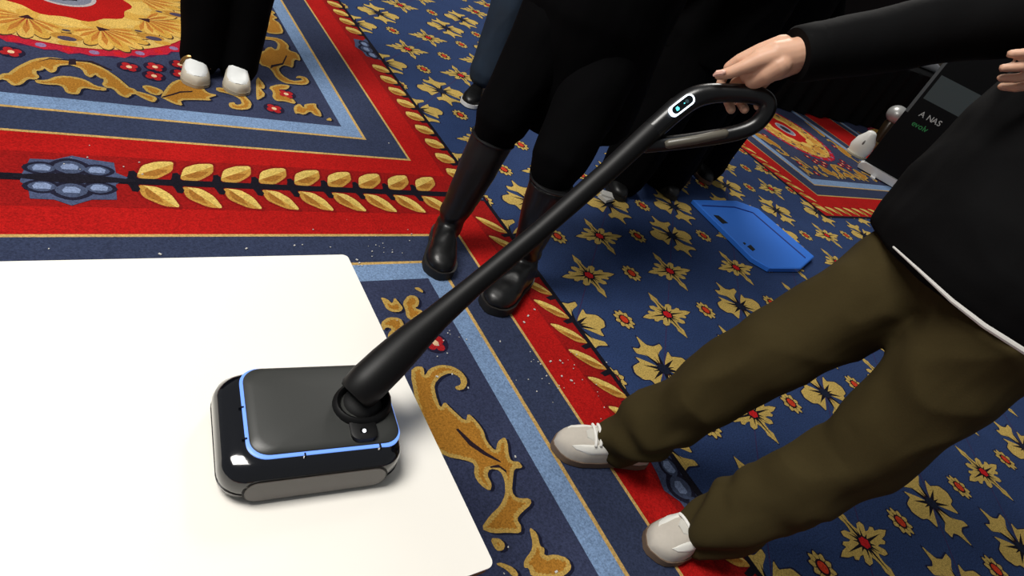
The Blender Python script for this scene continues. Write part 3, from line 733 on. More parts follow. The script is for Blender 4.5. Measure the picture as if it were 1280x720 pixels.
def figure(label, group, J, skin, hair_rgb, top_m, leg_m, topz, names=('jacket', 'trousers'), leg_r=None, sleeve_r=(.045, .055, .066), top_r=(.15, .205), hands=(True, True), body_extra=None, fold_amp=.008, arms=True):
    f = Vector((J['face'][0], J['face'][1], 0)).normalized(); s = Vector((-f.y, f.x, 0))      # s = the figure's left
    hip = Vector(J['hip']); neck = Vector(J['neck'])
    root = thing('person', label, 'person', (hip.x, hip.y, FZ), group)
    hl, hr = hip + s * .09, hip - s * .09
    sl = Vector(J.get('sh_l', neck + s * .185 - Vector((0, 0, .09)))); sr = Vector(J.get('sh_r', neck - s * .185 - Vector((0, 0, .09))))
    legs = [(hl, Vector(J['kn_l']), Vector(J['an_l'])), (hr, Vector(J['kn_r']), Vector(J['an_r']))]
    armsJ = [(sl, Vector(J['el_l']), Vector(J['wr_l'])), (sr, Vector(J['el_r']), Vector(J['wr_r']))]
    # the body: one skin
    bm = bmesh.new()
    for a, b, c in legs: tube(bm, [a, lerp(a, b, .5), b, lerp(b, c, .35), c + Vector((0, 0, -.02))], [.080, .068, .052, .050, .036], 12)
    tube(bm, [hip, lerp(hip, neck, .3), lerp(hip, neck, .75), neck - Vector((0, 0, .05))], [(.10, .155), (.09, .13), (.10, .16), (.06, .12)], 18, side=f)
    for a, b, c in armsJ: tube(bm, [a, lerp(a, b, .5), b, lerp(b, c, .4), c], [.046, .042, .036, .034, .025], 12)
    hc_ = neck + Vector((0, 0, .165)) + f * .03
    tube(bm, [neck - Vector((0, 0, .06)), neck + Vector((0, 0, .03)), hc_ - Vector((0, 0, .03))], [.062, .052, .052], 14)
    hat, HMx = head(bm, hc_, f)
    meshes = [fuse(bm, .0075, 4)]
    for use, (a, b, c), nrm in ((hands[0], armsJ[0], s), (hands[1], armsJ[1], -s)):
        if use:
            bm = bmesh.new(); hand(bm, c, c - b, nrm); meshes.append(fuse(bm, .0036, 3))
    if body_extra: meshes.append(body_extra())
    body = link('body', join_meshes('body', meshes), skin, root)
    # eyes and hair
    for e in (-1, 1):
        bm = bmesh.new(); ell(bm, hat(.074, e * .033, .012), (.011, .014, .009), HMx, 12, 8); ey = obj('eye', bm, mat('eye_white', (236, 232, 226), .2), root)
        bm = bmesh.new(); ell(bm, hat(.0835, e * .033, .012), (.003, .0055, .0055), HMx, 10, 6); obj('iris', bm, mat('brown_iris', (40, 26, 20), .2), ey)
    bm = bmesh.new()
    ell(bm, hat(-.022, 0, .045), (.098, .086, .095), HMx); ell(bm, hat(-.05, 0, -.02), (.068, .082, .09), HMx)
    if J.get('long_hair'): tube(bm, [hat(-.05, 0, -.02), hat(-.075, 0, -.12), hat(-.085, 0, -.24)], [(.045, .085), (.035, .085), (.02, .07)], 16, side=f)
    hm = fuse(bm, .008, 3); creases(hm, lambda c: .004 * noise.noise(Vector((c.x * 60, c.y * 60, c.z * 12))))
    link('hair', hm, mat('hair_%d' % hair_rgb[0], hair_rgb, .45, noise_amt=.3, noise_scale=90, stretch=(1, 1, .1)), root)
    # trousers
    if leg_m is not None:
        bm = bmesh.new()
        R = leg_r or (.075, .09, .10, .105, .115, .125)
        for q, (a, b, c) in enumerate(legs):
            hem = J.get('hem_l' if q == 0 else 'hem_r', c + Vector((0, 0, -.04)))
            pts = [Vector(hem), lerp(hem, b, .22), lerp(hem, b, .6), b, lerp(b, a, .5), a]
            tube(bm, pts, list(R), 22)
        ell(bm, hip + Vector((0, 0, .03)), (.125, .185, .13), Matrix((f, s, Vector((0, 0, 1)))).transposed())
        me = fuse(bm, .0085, 5)
        if J.get('leg_fold'): creases(me, J['leg_fold'])
        else: creases(me, lambda c: fold(c, fold_amp, (8, 8, 3.5), hip.x))
        link(names[1], me, leg_m, root)
    # top garment
    bm = bmesh.new()
    ch = lerp(hip, neck, .72)
    lo = Vector(J.get('top_low', (hip.x, hip.y, topz)))
    a_, b_ = top_r
    fl = J.get('flare', 1.0)
    if 'top_rings' in J: tube(bm, [p for p, r in J['top_rings']] + [ch, neck - Vector((0, 0, .075))], [r for p, r in J['top_rings']] + [(a_, b_), (a_ * .55, b_ * .72)], 26, side=f, cap='flat')
    else: tube(bm, [lo, lerp(lo, hip, .5) if lo.z < hip.z - .1 else lerp(lo, ch, .3), lerp(lo, ch, .7) if lo.z > hip.z - .1 else hip, ch, neck - Vector((0, 0, .075))], [(a_ * fl, b_ * fl), (a_, b_), (a_ * .95, b_ * .97), (a_, b_), (a_ * .55, b_ * .72)], 26, side=f, cap='flat')
    tube(bm, [neck - Vector((0, 0, .08)), neck - Vector((0, 0, .005))], .072, 16, cap='flat')
    for a, b, c in armsJ:
        ell(bm, a, (.078, .078, .072))
        tube(bm, [lerp(a, neck - Vector((0, 0, .05)), .75), a], [.075, .074], 16)
        q = lerp(c, b, .06)
        tube(bm, [a + (ch - a) * .25, a, lerp(a, b, .5), b, lerp(b, q, .6), q], [sleeve_r[2] * 1.1, sleeve_r[2], sleeve_r[2] * .95, sleeve_r[1], lerp_f(sleeve_r[1], sleeve_r[0], .6), sleeve_r[0]], 18, cap='flat')
    me = fuse(bm, .009, 4)
    creases(me, lambda c: fold(c, fold_amp, (6, 6, 5), hip.y))
    link(names[0], me, top_m, root)
    return root

# --- the demonstrator in olive trousers
OLIVE = mat('olive_cotton', (63, 54, 31), .9, noise_amt=.10, noise_scale=260, bump=.12, spec=.1)
JACK = mat('black_jacket', (6, 6, 7), .8, noise_amt=.12, noise_scale=160, bump=.1, spec=.12)
WR = Vector((1.0634,0.6962,1.0988))
def grip():
    """right hand closed round the handle: palm above the bar, fingers over the far side with their tips below it, thumb along the top"""
    bm = bmesh.new()
    tube(bm, [(1.1007,0.6803,1.1248),(1.0682,0.6928,1.0998),(1.0511,0.7024,1.0847),(1.0348,0.7157,1.0632),(1.0264,0.7262,1.0443)], [(.028, .031), (.028, .032), (.026, .036), (.019, .034), (.015, .026)], 18)
    tube(bm, [(1.0427,0.6871,1.0818),(1.033,0.699,1.0576),(1.0302,0.7087,1.0399)], [.020, .020, .016], 14)
    # four fingers, little finger nearest the wrist
    for a, b, c, d_, r in (
        ((930, 84, 1.285), (908, 90, 1.30), (901, 103, 1.305), (903, 121, 1.300), .0092),
        ((946, 90, 1.295), (918, 104, 1.318), (909, 124, 1.310), (914, 137, 1.283), .0095),
        ((955, 94, 1.298), (935, 106, 1.322), (925, 127, 1.312), (931, 137, 1.283), .0092),
        ((962, 97, 1.298), (950, 110, 1.315), (946, 124, 1.308), (947, 133, 1.290), .0080)):
        def pt(q): return PXD(q)
        A, B, Cc, D = pt(a), pt(b), pt(c), pt(d_)
        tube(bm, [A, B, lerp(B, Cc, .5), Cc, D], [r * 1.15, r * 1.05, r, r, r * .92], 12)
    # thumb
    tube(bm, [(1.0358,0.7032,1.0906),(1.0147,0.7119,1.0739),(1.0001,0.7206,1.0551),(0.9894,0.7335,1.0362),(0.9827,0.7456,1.0243)], [.019, .0165, .0125, .0108, .0088], 14)
    # ridge of the index knuckle
    tube(bm, [(1.0572,0.717,1.1101),(1.0396,0.7365,1.0828),(1.0249,0.7551,1.0544),(1.0205,0.7647,1.0365)], [.017, .0155, .0125, .0100], 12)
    return fuse(bm, .0026, 4)
RP = {}
def PXD(q): return Vector(GR[q])
GR = {(930, 84, 1.285): (1.0297,0.742,1.0493),(908, 90, 1.3): (1.0253,0.7673,1.0264),(901, 103, 1.305): (1.0269,0.7674,1.0057),(903, 121, 1.3): (1.0295,0.7488,0.9863),(946, 90, 1.295): (1.0522,0.7281,1.0506),(918, 104, 1.318): (1.052,0.7577,1.0129),(909, 124, 1.31): (1.0433,0.7464,0.9846),(914, 137, 1.283): (1.0291,0.7162,0.9778),(955, 94, 1.298): (1.0627,0.7182,1.051),(935, 106, 1.322): (1.0699,0.7419,1.0206),(925, 127, 1.312): (1.0592,0.7297,0.9909),(931, 137, 1.283): (1.043,0.7,0.9887),(962, 97, 1.298): (1.0689,0.7093,1.0518),(950, 110, 1.315): (1.0772,0.7203,1.0265),(946, 124, 1.308): (1.0721,0.7094,1.0087),(947, 133, 1.29): (1.0603,0.6917,1.0022)}
LW = Vector((1.3896,0.4442,1.3076))
def olive_fold(c):
    low = max(0.0, 1 - c.z / .34)
    q = Vector((c.x * 4 + c.z * 5, c.y * 8, c.z * 5 - c.x * 5))
    d = .013 * (.45 - abs(noise.noise(q)) * 1.6)
    d += low * .011 * math.sin(c.z * 52 + 6 * noise.noise(Vector((c.x * 9, c.y * 9, c.z * 5))) + c.y * 16)
    d += .006 * noise.noise(Vector((c.x * 18, c.y * 18, c.z * 12)))
    return d
olive = figure('person in black jacket and olive trousers gripping the cleaner handle', None, dict(
    face=(-1, .25), hip=(1.45, .305, .86), neck=(1.615, .345, 1.43), sh_r=(1.55, .53, 1.35), sh_l=(1.66, .16, 1.35),
    kn_l=(1.415, .205, .46), an_l=(1.305, .283, .11), hem_l=(1.285, .287, .075), kn_r=(1.327, .487, .472), an_r=(1.205, .572, .11), hem_r=(1.205, .572, .07),
    el_r=(1.30, .63, 1.215), wr_r=WR, el_l=(1.6007,0.4701,1.448), wr_l=LW, leg_fold=olive_fold, top_rings=[((1.468, .314, .870), (.176, .235)), ((1.468, .315, .92), (.186, .240)), ((1.475, .32, 1.0), (.186, .238)), ((1.50, .33, 1.12), (.178, .232))]),
    SKIN, (22, 18, 17), JACK, OLIVE, .75, leg_r=(.066, .083, .088, .091, .102, .120), sleeve_r=(.044, .060, .070), top_r=(.168, .225), hands=(True, False), body_extra=grip)
bm = bmesh.new()
nl = [(0.9733,0.7479,1.0217),(0.9713,0.7424,1.0281),(0.9737,0.7343,1.0341)]
tube(bm, nl, [.003, .0055, .0052], 8); obj('thumb_nail', bm, mat('pink_nail', (238, 190, 172), .25), olive)
bm = bmesh.new()
tube(bm, [Vector(p) for p in [(1.3069,0.4191,0.8856),(1.2805,0.3468,0.8883),(1.271,0.2716,0.8851),(1.2818,0.211,0.8826),(1.3027,0.1399,0.8852)]], [.0022, .003, .0042, .005, .0055], 8); h_ = obj('shirt_hem', bm, mat('white_shirt', (205, 203, 198), .8), olive); h_['label'] = 'white shirt hem below the black jacket'

bm = bmesh.new(); wv = (Vector((1.30, .63, 1.215)) - WR).normalized()
tube(bm, [WR + wv * .012, WR + wv * .016, WR + wv * .055, WR + wv * .062], [.0455, .0485, .0505, .0485], 24, cap='flat'); obj('cuff', bm, JACK, olive)
def sneaker(ft, root):
    bm = bmesh.new(); ft.upper(bm); u = obj('shoe', bm, mat('grey_beige_suede', (200, 192, 180), .8, noise_amt=.06, noise_scale=120), root); u['label'] = 'off-white low sneaker'
    bm = bmesh.new(); ft.sole(bm, FZ, FZ + .019, 1.035); o = obj('sole', bm, mat('gum_sole', (112, 92, 76), .7), u)
    W = mat('white_leather', (240, 238, 230), .5); TG = mat('tongue_grey', (206, 203, 194), .8)
    bm = bmesh.new(); ft.patch(bm, [(.50, .5 * PI - .62), (.66, .5 * PI - .52), (.755, .5 * PI - .14), (.755, .5 * PI + .14), (.66, .5 * PI + .52), (.50, .5 * PI + .62), (.34, .5 * PI + .70), (.34, .5 * PI - .70)], .0022); obj('tongue', bm, TG, u)
    for sg in (-1, 1):
        bm = bmesh.new(); c = .5 * PI
        ft.patch(bm, [(.36, c + sg * .62), (.62, c + sg * .52), (.80, c + sg * .46), (.895, c + sg * .60), (.87, c + sg * .85), (.70, c + sg * 1.15), (.36, c + sg * 1.25)], .0018, 14); obj('side_panel', bm, W, u)
        bm = bmesh.new(); ft.patch(bm, [(.42, c + sg * .85), (.47, c + sg * .8), (.50, c + sg * 1.2), (.44, c + sg * 1.3)], .003, 6); obj('side_flash', bm, mat('dark_maroon', (58, 24, 26), .6), u)
    for i in range(5):
        q = .50 + .046 * i
        bm = bmesh.new(); tube(bm, [ft.S(q - .012 + .02 * (j / 8), .5 * PI - .55 + 1.1 * j / 8, .006) for j in range(9)], .0042, 8); obj('lace', bm, mat('white_lace', (246, 244, 238), .7), u)
    bm = bmesh.new(); tube(bm, [ft.S(.36 - .02 * math.sin(j), .5 * PI - .9 + 1.6 * j / 8, .009 + .004 * math.sin(j * 1.1)) for j in range(9)], .0032, 8); obj('lace', bm, MATS['white_lace'], u)
sneaker(Foot((1.052, .648), (.924, -.385), .295, 1.12, 1.0), olive)
sneaker(Foot((1.138, .312), (.99, -.06), .295, 1.16, 1.0), olive)
settle(olive)

# --- the person in black coat and knee boots
BOOT = mat('black_boot_leather', (10, 10, 11), .42, coat=.1, bump=.08, noise_scale=120)
woman = figure('person in long black coat and knee-high black leather boots behind the pole', None, dict(
    face=(-.55, -.83), hip=(1.35, 1.54, .88), neck=(1.38, 1.57, 1.42), long_hair=True,
    kn_r=(1.168, 1.540, .48), an_r=(1.10, 1.52, .11), kn_l=(1.27, 1.33, .48), an_l=(1.3036,1.3147,0.12),
    el_l=(1.58, 1.42, 1.14), wr_l=(1.38, 1.30, 1.24), el_r=(1.14, 1.68, 1.14), wr_r=(1.24, 1.40, 1.24), hem_r=(1.165, 1.548, .41), hem_l=(1.268, 1.328, .41), top_low=(1.44, 1.57, .53), flare=.95),
    SKIN, (28, 22, 20), BLACKC, BLACKC, .52, leg_r=(.064, .068, .074, .085, .105, .12), names=('coat', 'trousers'), top_r=(.19, .23), hands=(True, True))
def boot(ft, an, kn, root):
    bm = bmesh.new(); ft.upper(bm)
    an = Vector(an); kn = Vector(kn)
    tube(bm, [an + Vector((0, 0, -.06)), an, lerp(an, kn, .25), lerp(an, kn, .6), kn], [.044, .048, .056, .066, .071], 22, cap='flat')
    me = fuse(bm, .006, 5)
    creases(me, lambda c: .004 * math.sin(c.z * 90 + 6 * noise.noise(c * 14)) * max(0, 1 - abs(c.z - .13) / .07) + .0025 * noise.noise(c * 16))
    u = link('boot', me, BOOT, root)
    bm = bmesh.new(); ft.sole(bm, FZ, FZ + .026, 1.08); obj('sole', bm, mat('black_rubber', (16, 16, 17)), u)
    bm = bmesh.new(); ft.sole(bm, FZ + .026, FZ + .030, 1.10); obj('welt', bm, mat('dark_welt', (34, 31, 29), .6), u)
    bm = bmesh.new(); tube(bm, [kn + Vector((.072 * math.cos(a), .072 * math.sin(a), 0)) for a in [2 * PI * i / 24 for i in range(24)]], .004, 8, closed=True); obj('top_binding', bm, BOOT, u)
boot(Foot((1.004, 1.332), (.44, .90), .285, 1.12, 1.0, .026), (1.104, 1.515, .12), (1.166, 1.548, .425), woman)
boot(Foot((1.1113,1.1665,0.02), [a - b for a, b in zip((1.3801,1.3299,0.03), (1.1113,1.1665,0.02))], .285, 1.2, 1.0, .026), (1.3036,1.3147,0.12), (1.255, 1.30, .425), woman)
settle(woman)

# --- two people in black behind the handle
def plain_shoes(root, feet, m, sole_m, name='shoe', L=.28, kw=1.05):
    for toe, hd in feet:
        ft = Foot(toe, hd, L, kw, .9)
        bm = bmesh.new(); ft.upper(bm); u = obj(name, bm, m, root)
        bm = bmesh.new(); ft.sole(bm, FZ, FZ + .02); obj('sole', bm, sole_m, u)
BLKSH = mat('black_shoe', (15, 15, 15), .4)
p = figure('person in wide black trousers with a hanging hand behind the handle', None, dict(
    face=(-.35, -.94), hip=(2.50, 2.02, .88), neck=(2.52, 2.04, 1.45),
    kn_r=(2.37, 1.98, .46), an_r=(2.33, 1.98, .10), kn_l=(2.66, 2.02, .46), an_l=(2.70, 2.02, .10),
    el_l=(2.70, 1.86, 1.15), wr_l=(2.0422,1.9037,1.037), el_r=(2.25, 2.0, 1.13), wr_r=(2.15, 2.1, .95)),
    SKIN, (30, 24, 22), BLACKC, BLACKC, .70, leg_r=(.12, .125, .13, .13, .14, .14), top_r=(.19, .25), fold_amp=.012)
plain_shoes(p, (((2.24, 1.83), (.3, .95)), ((2.66, 1.86), (.2, .97))), BLKSH, MATS['black_rubber'])
settle(p)
p = figure('person in black trousers and thin-soled black shoes behind the blue lid', None, dict(
    face=(-.2, -.98), hip=(3.12, 2.20, .88), neck=(3.14, 2.22, 1.46),
    kn_r=(3.02, 2.20, .46), an_r=(3.0, 2.18, .10), kn_l=(3.26, 2.20, .46), an_l=(3.24, 2.18, .10),
    el_l=(3.38, 2.2, 1.16), wr_l=(3.42, 2.08, .94), el_r=(2.86, 2.2, 1.16), wr_r=(2.82, 2.08, .94)),
    SKIN, (24, 20, 18), BLACKC, BLACKC, .74, leg_r=(.10, .10, .11, .115, .125, .13), top_r=(.17, .23), fold_amp=.012)
plain_shoes(p, (((2.92, 2.03), (.25, .95)), ((3.14, 2.04), (.2, .97))), BLKSH, mat('tan_sole', (120, 92, 72), .6))
settle(p)

# --- the person in jeans at the back
DENIM = mat('dark_blue_denim', (22, 40, 58), .85, noise_amt=.5, noise_scale=9, bump=.1)
p = figure('person in dark blue jeans half hidden behind the long black coat', None, dict(
    face=(-.75, -.6), hip=(1.97, 2.80, .88), neck=(2.0, 2.82, 1.46),
    kn_r=(1.90, 2.80, .48), an_r=(1.87, 2.76, .12), hem_r=(1.87, 2.76, .15), kn_l=(2.03, 2.72, .48), an_l=(1.99, 2.66, .10),
    el_l=(2.14, 2.6, 1.16), wr_l=(2.05, 2.72, 1.38), el_r=(1.80, 2.98, 1.16), wr_r=(1.92, 3.05, 1.38)),
    SKIN2, (24, 20, 18), mat('navy_top', (24, 30, 44), .85), DENIM, .78, leg_r=(.078, .08, .085, .09, .10, .11))
plain_shoes(p, (((1.75, 2.63), (.65, .76)), ((1.87, 2.53), (.65, .76))), BLKSH, mat('white_midsole', (232, 232, 230), .6), 'sneaker', .27)
settle(p)

# --- the person in white slip-ons at the upper left
p = figure('person in black trousers and white slip-on shoes on the bordered carpet', None, dict(
    face=(.05, -1), hip=(.58, 2.72, .86), neck=(.58, 2.73, 1.40), long_hair=True,
    kn_r=(.505, 2.65, .46), an_r=(.492, 2.615, .10), hem_r=(.487, 2.625, .06), kn_l=(.655, 2.67, .46), an_l=(.628, 2.60, .10), hem_l=(.63, 2.612, .055),
    el_l=(.82, 2.70, 1.10), wr_l=(.84, 2.6, .88), el_r=(.34, 2.70, 1.10), wr_r=(.32, 2.6, .88)),
    SKIN, (30, 22, 18), BLACKC, BLACKC, .72, leg_r=(.070, .076, .084, .09, .10, .115))
for toe, hd, strap in (((.455, 2.472), (.10, .99), True), ((.598, 2.452), (.16, .98), False)):
    ft = Foot(toe, hd, .25, 1.08, .92, .014)
    bm = bmesh.new(); ft.upper(bm); u = obj('slip_on', bm, mat('cream_leather', (206, 198, 180), .55), p)
    bm = bmesh.new(); ft.sole(bm, FZ, FZ + .013, 1.02); obj('sole', bm, mat('beige_sole', (172, 160, 138), .7), u)
    c = .5 * PI
    bm = bmesh.new(); ft.patch(bm, [(.955, c - .3), (.92, c - .75), (.80, c - 1.0), (.50, c - 1.05), (.50, c + 1.05), (.80, c + 1.0), (.92, c + .75), (.955, c + .3)], .0022, 14); obj('vamp', bm, mat('white_vamp', (236, 238, 236), .5), u)
    if strap:
        bm = bmesh.new(); tube(bm, [ft.S(.58 + .03 * math.sin(PI * j / 10), .35 + 2.45 * j / 10, .006) for j in range(11)], .0065, 8); st = obj('strap', bm, mat('gold_chain', (176, 140, 84), .3, .8), u); st['label'] = 'gold chain strap with a bright stud'
        bm = bmesh.new(); ell(bm, ft.S(.61, c, .012), (.008, .008, .006)); obj('stud', bm, mat('bright_stud', (250, 248, 240), .1, .6), u)
settle(p)

# ------------------------------------------------------------------ things on the carpet
lidp = [Vector(p) for p in [(2.7929,1.8356,0.03),(3.1867,1.8486,0.03),(3.3158,1.7764,0.03),(3.3269,1.3482,0.03),(3.0784,1.2636,0.03),(2.8245,1.2788,0.03),(2.7711,1.3538,0.03)]]
t = thing('storage_box_lid', 'blue plastic lid lying on the carpet behind the olive trousers', 'lid', (3.1, 1.6, 0))
BLUE = mat('blue_plastic', (52, 120, 225), .45, spec=.35)
def inset_poly(P, k, dz):
    c = sum(P, Vector()) / len(P); return [c + (p - c) * k + Vector((0, 0, dz)) for p in P]
bm = bmesh.new()
secs = [inset_poly(lidp, 1.02, -.0245), inset_poly(lidp, 1.02, -.004), inset_poly(lidp, 1.0, 0)]
R_ = [[bm.verts.new(p) for p in q] for q in secs]
bm.faces.new(list(reversed(R_[0]))); bm.faces.new(R_[-1])
for a, b in zip(R_, R_[1:]):
    for i in range(len(a)): bm.faces.new((a[i], a[(i + 1) % len(a)], b[(i + 1) % len(a)], b[i]))
obj('panel', bm, BLUE, t, sharp=30)
bm = bmesh.new()
rim = [Vector(p) for p in [(2.8088,1.7842,0.031),(3.0892,1.7814,0.031),(3.209,1.733,0.031),(3.2221,1.3371,0.031)]]
tube(bm, rim, .0045, 8); g = obj('rim_groove', bm, mat('dark_blue_groove', (20, 52, 130), .6), t)
for q in ([(2.8185,1.7,0.0305),(2.857,1.6976,0.0305),(2.8697,1.6317,0.0305),(2.8172,1.6274,0.0305)], [(2.8215,1.4394,0.0305),(2.8628,1.4515,0.0305),(2.8599,1.4131,0.0305),(2.8255,1.4013,0.0305)], [(2.8168,1.4683,0.0305),(2.8338,1.4713,0.0305),(2.8329,1.4584,0.0305),(2.8157,1.4523,0.0305)]):
    bm = bmesh.new(); P = [(v[0], v[1]) for v in q]; prism(bm, P, .028, .0318); obj('slot', bm, mat('black_slot', (8, 9, 12), .6), t, smooth=False)
settle(t)

bm = bmesh.new()
ppos = Vector((2.1505,1.8432,0))
for i, (sx, sy, sz, r) in enumerate(((.035, .026, .016, .3), (.026, .03, .012, 1.1))):
    box(bm, (-sx, -sy, 0), (sx, sy, sz), Matrix.Translation(ppos + Vector((.004 * i, .01 * i, FZ + .014 * i))) @ Matrix.Rotation(r, 4, 'Z'))
tag(obj('paper_scrap', bm, mat('white_paper', (200, 198, 192), .8), smooth=False), 'small folded white paper scrap beside the cleaner pole', 'paper')

# crumbs of lint spilled round the table
bm = bmesh.new()
spots = [(0.2136,1.9339,0.004),(0.2157,1.8681,0.004),(-0.0234,1.5154,0.004),(0.2187,1.4862,0.004),(0.4439,1.5051,0.004),(0.5861,1.5174,0.004),(0.6115,1.5209,0.004),(0.6963,1.5075,0.004),(0.7625,1.4422,0.004),(0.7652,1.4264,0.004),(1.1503,2.1911,0.004),(1.3043,1.1597,0.004),(1.2298,0.9319,0.004),(1.2674,0.9294,0.004),(1.1815,0.8806,0.004),(1.2356,0.8711,0.004),(1.2587,0.8474,0.004),(1.0951,1.0374,0.004),(1.2287,1.1065,0.004),(0.829,0.9393,0.004),(0.8778,0.9397,0.004),(0.9307,0.6466,0.004),(0.7898,0.4347,0.004),(0.8738,0.3464,0.004),(0.7508,0.384,0.004),(1.4438,0.8941,0.004),(0.9037,0.8848,0.004),(1.2611,1.1332,0.004)]
for i, p in enumerate(spots):
    q = random.uniform(.0018, .0042)
    box(bm, (-q, -q * .6, 0), (q, q * .6, q * .6), Matrix.Translation(Vector(p)) @ Matrix.Rotation(random.uniform(0, 3), 4, 'Z'))
for c, n in (((-.02 + .08, 1.93), 6), ((.84, 1.5), 24), ((1.25, .87), 30), ((.9, 1.1), 20)):
    for i in range(n):
        q = random.uniform(.0008, .002)
        box(bm, (-q, -q, 0), (q, q, q), Matrix.Translation((c[0] + random.gauss(0, .07), c[1] + random.gauss(0, .06), .0048)) @ Matrix.Rotation(random.uniform(0, 3), 4, 'Z'))
o = tag(obj('lint_crumbs', bm, mat('white_paper', (200, 198, 192)), smooth=False), 'white crumbs and lint scattered on the carpet', 'crumbs'); o['kind'] = 'stuff'

# ------------------------------------------------------------------ far side: banner, draped table, appliances
b0 = Vector((5.7009,2.5208,0.03)); b1 = Vector((5.7948,2.297,0.03))
hd = (b1 - b0); hd.z = 0; hd.normalize()
hd = Vector((.45, -.893, 0)).normalized()
t = thing('rollup_banner', 'dark roll-up banner reading A NAS in a silver base behind the black jacket', 'banner', (b0.x, b0.y, 0))
up = Vector((0, 0, 1)); nb = hd.cross(up); 
if nb.dot(Vector((0, 0, 0)) - b0) < 0: nb = -nb
BM_ = Matrix((hd, up, nb)).transposed().to_4x4(); BM_.translation = Vector((b0.x, b0.y, 0))
bm = bmesh.new(); prism(bm, [(0, .012), (.86, .012), (.86, .055), (.83, .075), (.03, .075), (0, .055)], -.05, .05, BM_); obj('base_cassette', bm, mat('brushed_silver', (225, 225, 225), .35, .25), t, sharp=20)
for x in (.15, .70):
    bm = bmesh.new(); box(bm, (x - .02, FZ, -.14), (x + .02, .016, .14), BM_); obj('foot', bm, mat('brushed_silver', (205, 205, 205)), t, smooth=False)
bm = bmesh.new(); box(bm, (.02, .07, -.002), (.84, 2.0, .002), BM_); pr = obj('print_panel', bm, mat('dark_print', (6, 7, 9), .5, spec=.15), t, smooth=False)
bm = bmesh.new(); box(bm, (.02, .56, .002), (.045, 2.0, .0032), BM_); obj('print_border', bm, mat('grey_print', (84, 88, 90), .4), pr, smooth=False)
bm = bmesh.new(); box(bm, (.02, 2.0, -.008), (.84, 2.03, .012), BM_); obj('top_rail', bm, MATS['brushed_silver'], t, smooth=False)
bm = bmesh.new(); prism(bm, [(.07, .70), (.60, .70), (.60, .90), (.07, .90)], .0022, .003, BM_); obj('print_picture', bm, mat('grey_green_print', (66, 76, 78), .35), pr, smooth=False)
def text(body, size, x, y, m, name):
    for i, chx in enumerate(body):
        if chx == ' ': continue
        w = 0.0
        for part in ([body[:i + 1], chx] if i else []):
            c = bpy.data.curves.new(name, 'FONT'); c.body = part + '|'; c.size = size
            o = bpy.data.objects.new(name, c); C.objects.link(o); bpy.context.view_layer.update()
            w = o.dimensions.x - w if part == chx else o.dimensions.x
            if part == chx: w = wl - o.dimensions.x
            else: wl = o.dimensions.x
            bpy.data.objects.remove(o)
        c = bpy.data.curves.new(name, 'FONT'); c.body = chx; c.size = size; c.extrude = .0006; c.offset = size * .008
        o = bpy.data.objects.new(name, c); C.objects.link(o)
        dg = bpy.context.evaluated_depsgraph_get(); me = bpy.data.meshes.new_from_object(o.evaluated_get(dg))
        bpy.data.objects.remove(o); me.transform(BM_ @ Matrix.Translation((x + w, y, .0035)))
        link('letter', me, m, pr, smooth=False)
text('A NAS', .062, .125, .575, mat('white_lettering', (176, 178, 176), .5), 'letter')
text('evolv', .062, .125, .49, mat('green_lettering', (40, 130, 70), .5), 'letter')
settle(t)

t = thing('draped_table', 'long black-draped table behind the far bordered carpet', 'table', (6.6, 3.5, 0))
DR = mat('black_drape', (9, 9, 10), .85, noise_amt=.2, noise_scale=40, bump=.1, spec=.1)
bm = bmesh.new()
n = 220; x0, x1 = 4.6, 11.0
rows = []
for k, z in enumerate((.012, .2, .45, .66, .69)):
    amp = (.030, .026, .02, .010, .0)[k]
    rows.append([bm.verts.new((x0 + (x1 - x0) * i / n, 3.52 + amp * math.sin(i * .55 + 1.2 * math.sin(i * .13)), z)) for i in range(n + 1)])
rows.append([bm.verts.new((x0 + (x1 - x0) * i / n, 3.56, .70)) for i in range(n + 1)])
rows.append([bm.verts.new((x0 + (x1 - x0) * i / n, 4.25, .70)) for i in range(n + 1)])
rows.append([bm.verts.new((x0 + (x1 - x0) * i / n, 4.27 + .02 * math.sin(i * .5), .012)) for i in range(n + 1)])
for a, b in zip(rows, rows[1:]):
    for i in range(n): bm.faces.new((a[i], a[i + 1], b[i + 1], b[i]))
bm.faces.new([r[0] for r in rows]); bm.faces.new([r[-1] for r in reversed(rows)])
obj('tablecloth', bm, DR, t, sharp=60)
for x in (4.75, 10.85):
    for y in (3.65, 4.15):
        bm = bmesh.new(); tube(bm, [(x, y, FZ), (x, y, .66)], .02, 10, cap='flat'); obj('leg', bm, leg_m, t)
settle(t)
CHR = mat('silver_shine', (228, 228, 230), .2, .3)
def clutter(name, lab, cat, px, m, build):
    bm = bmesh.new(); build(bm, Vector(px)); return tag(obj(name, bm, m), lab, cat)
clutter('silver_device', 'shiny silver device lying on the black-draped table', 'device', (8.4607,3.8121,0.7), CHR, lambda bm, c: (tube(bm, [c + Vector((-.24, .05, .05)), c + Vector((-.08, .03, .08)), c + Vector((.10, .02, .06)), c + Vector((.28, .0, .04))], [.045, .075, .055, .04], 14), ell(bm, c + Vector((.02, .12, .08)), (.12, .08, .08))))
clutter('dark_basket', 'dark round basket at the back of the draped table', 'basket', (8.9, 3.82, .70), mat('brown_wicker', (52, 46, 36), .8, noise_amt=.4, noise_scale=60), lambda bm, c: tube(bm, [c + Vector((0, .12, 0)), c + Vector((0, .12, .10)), c + Vector((0, .12, .14))], [.10, .13, .12], 20, cap='flat'))
clutter('blue_box', 'small blue box at the edge of the draped table', 'box', (9.5, 3.85, .70), mat('blue_card', (50, 80, 170), .6), lambda bm, c: box(bm, (c.x - .18, c.y + .05, .70), (c.x + .22, c.y + .28, .96)))
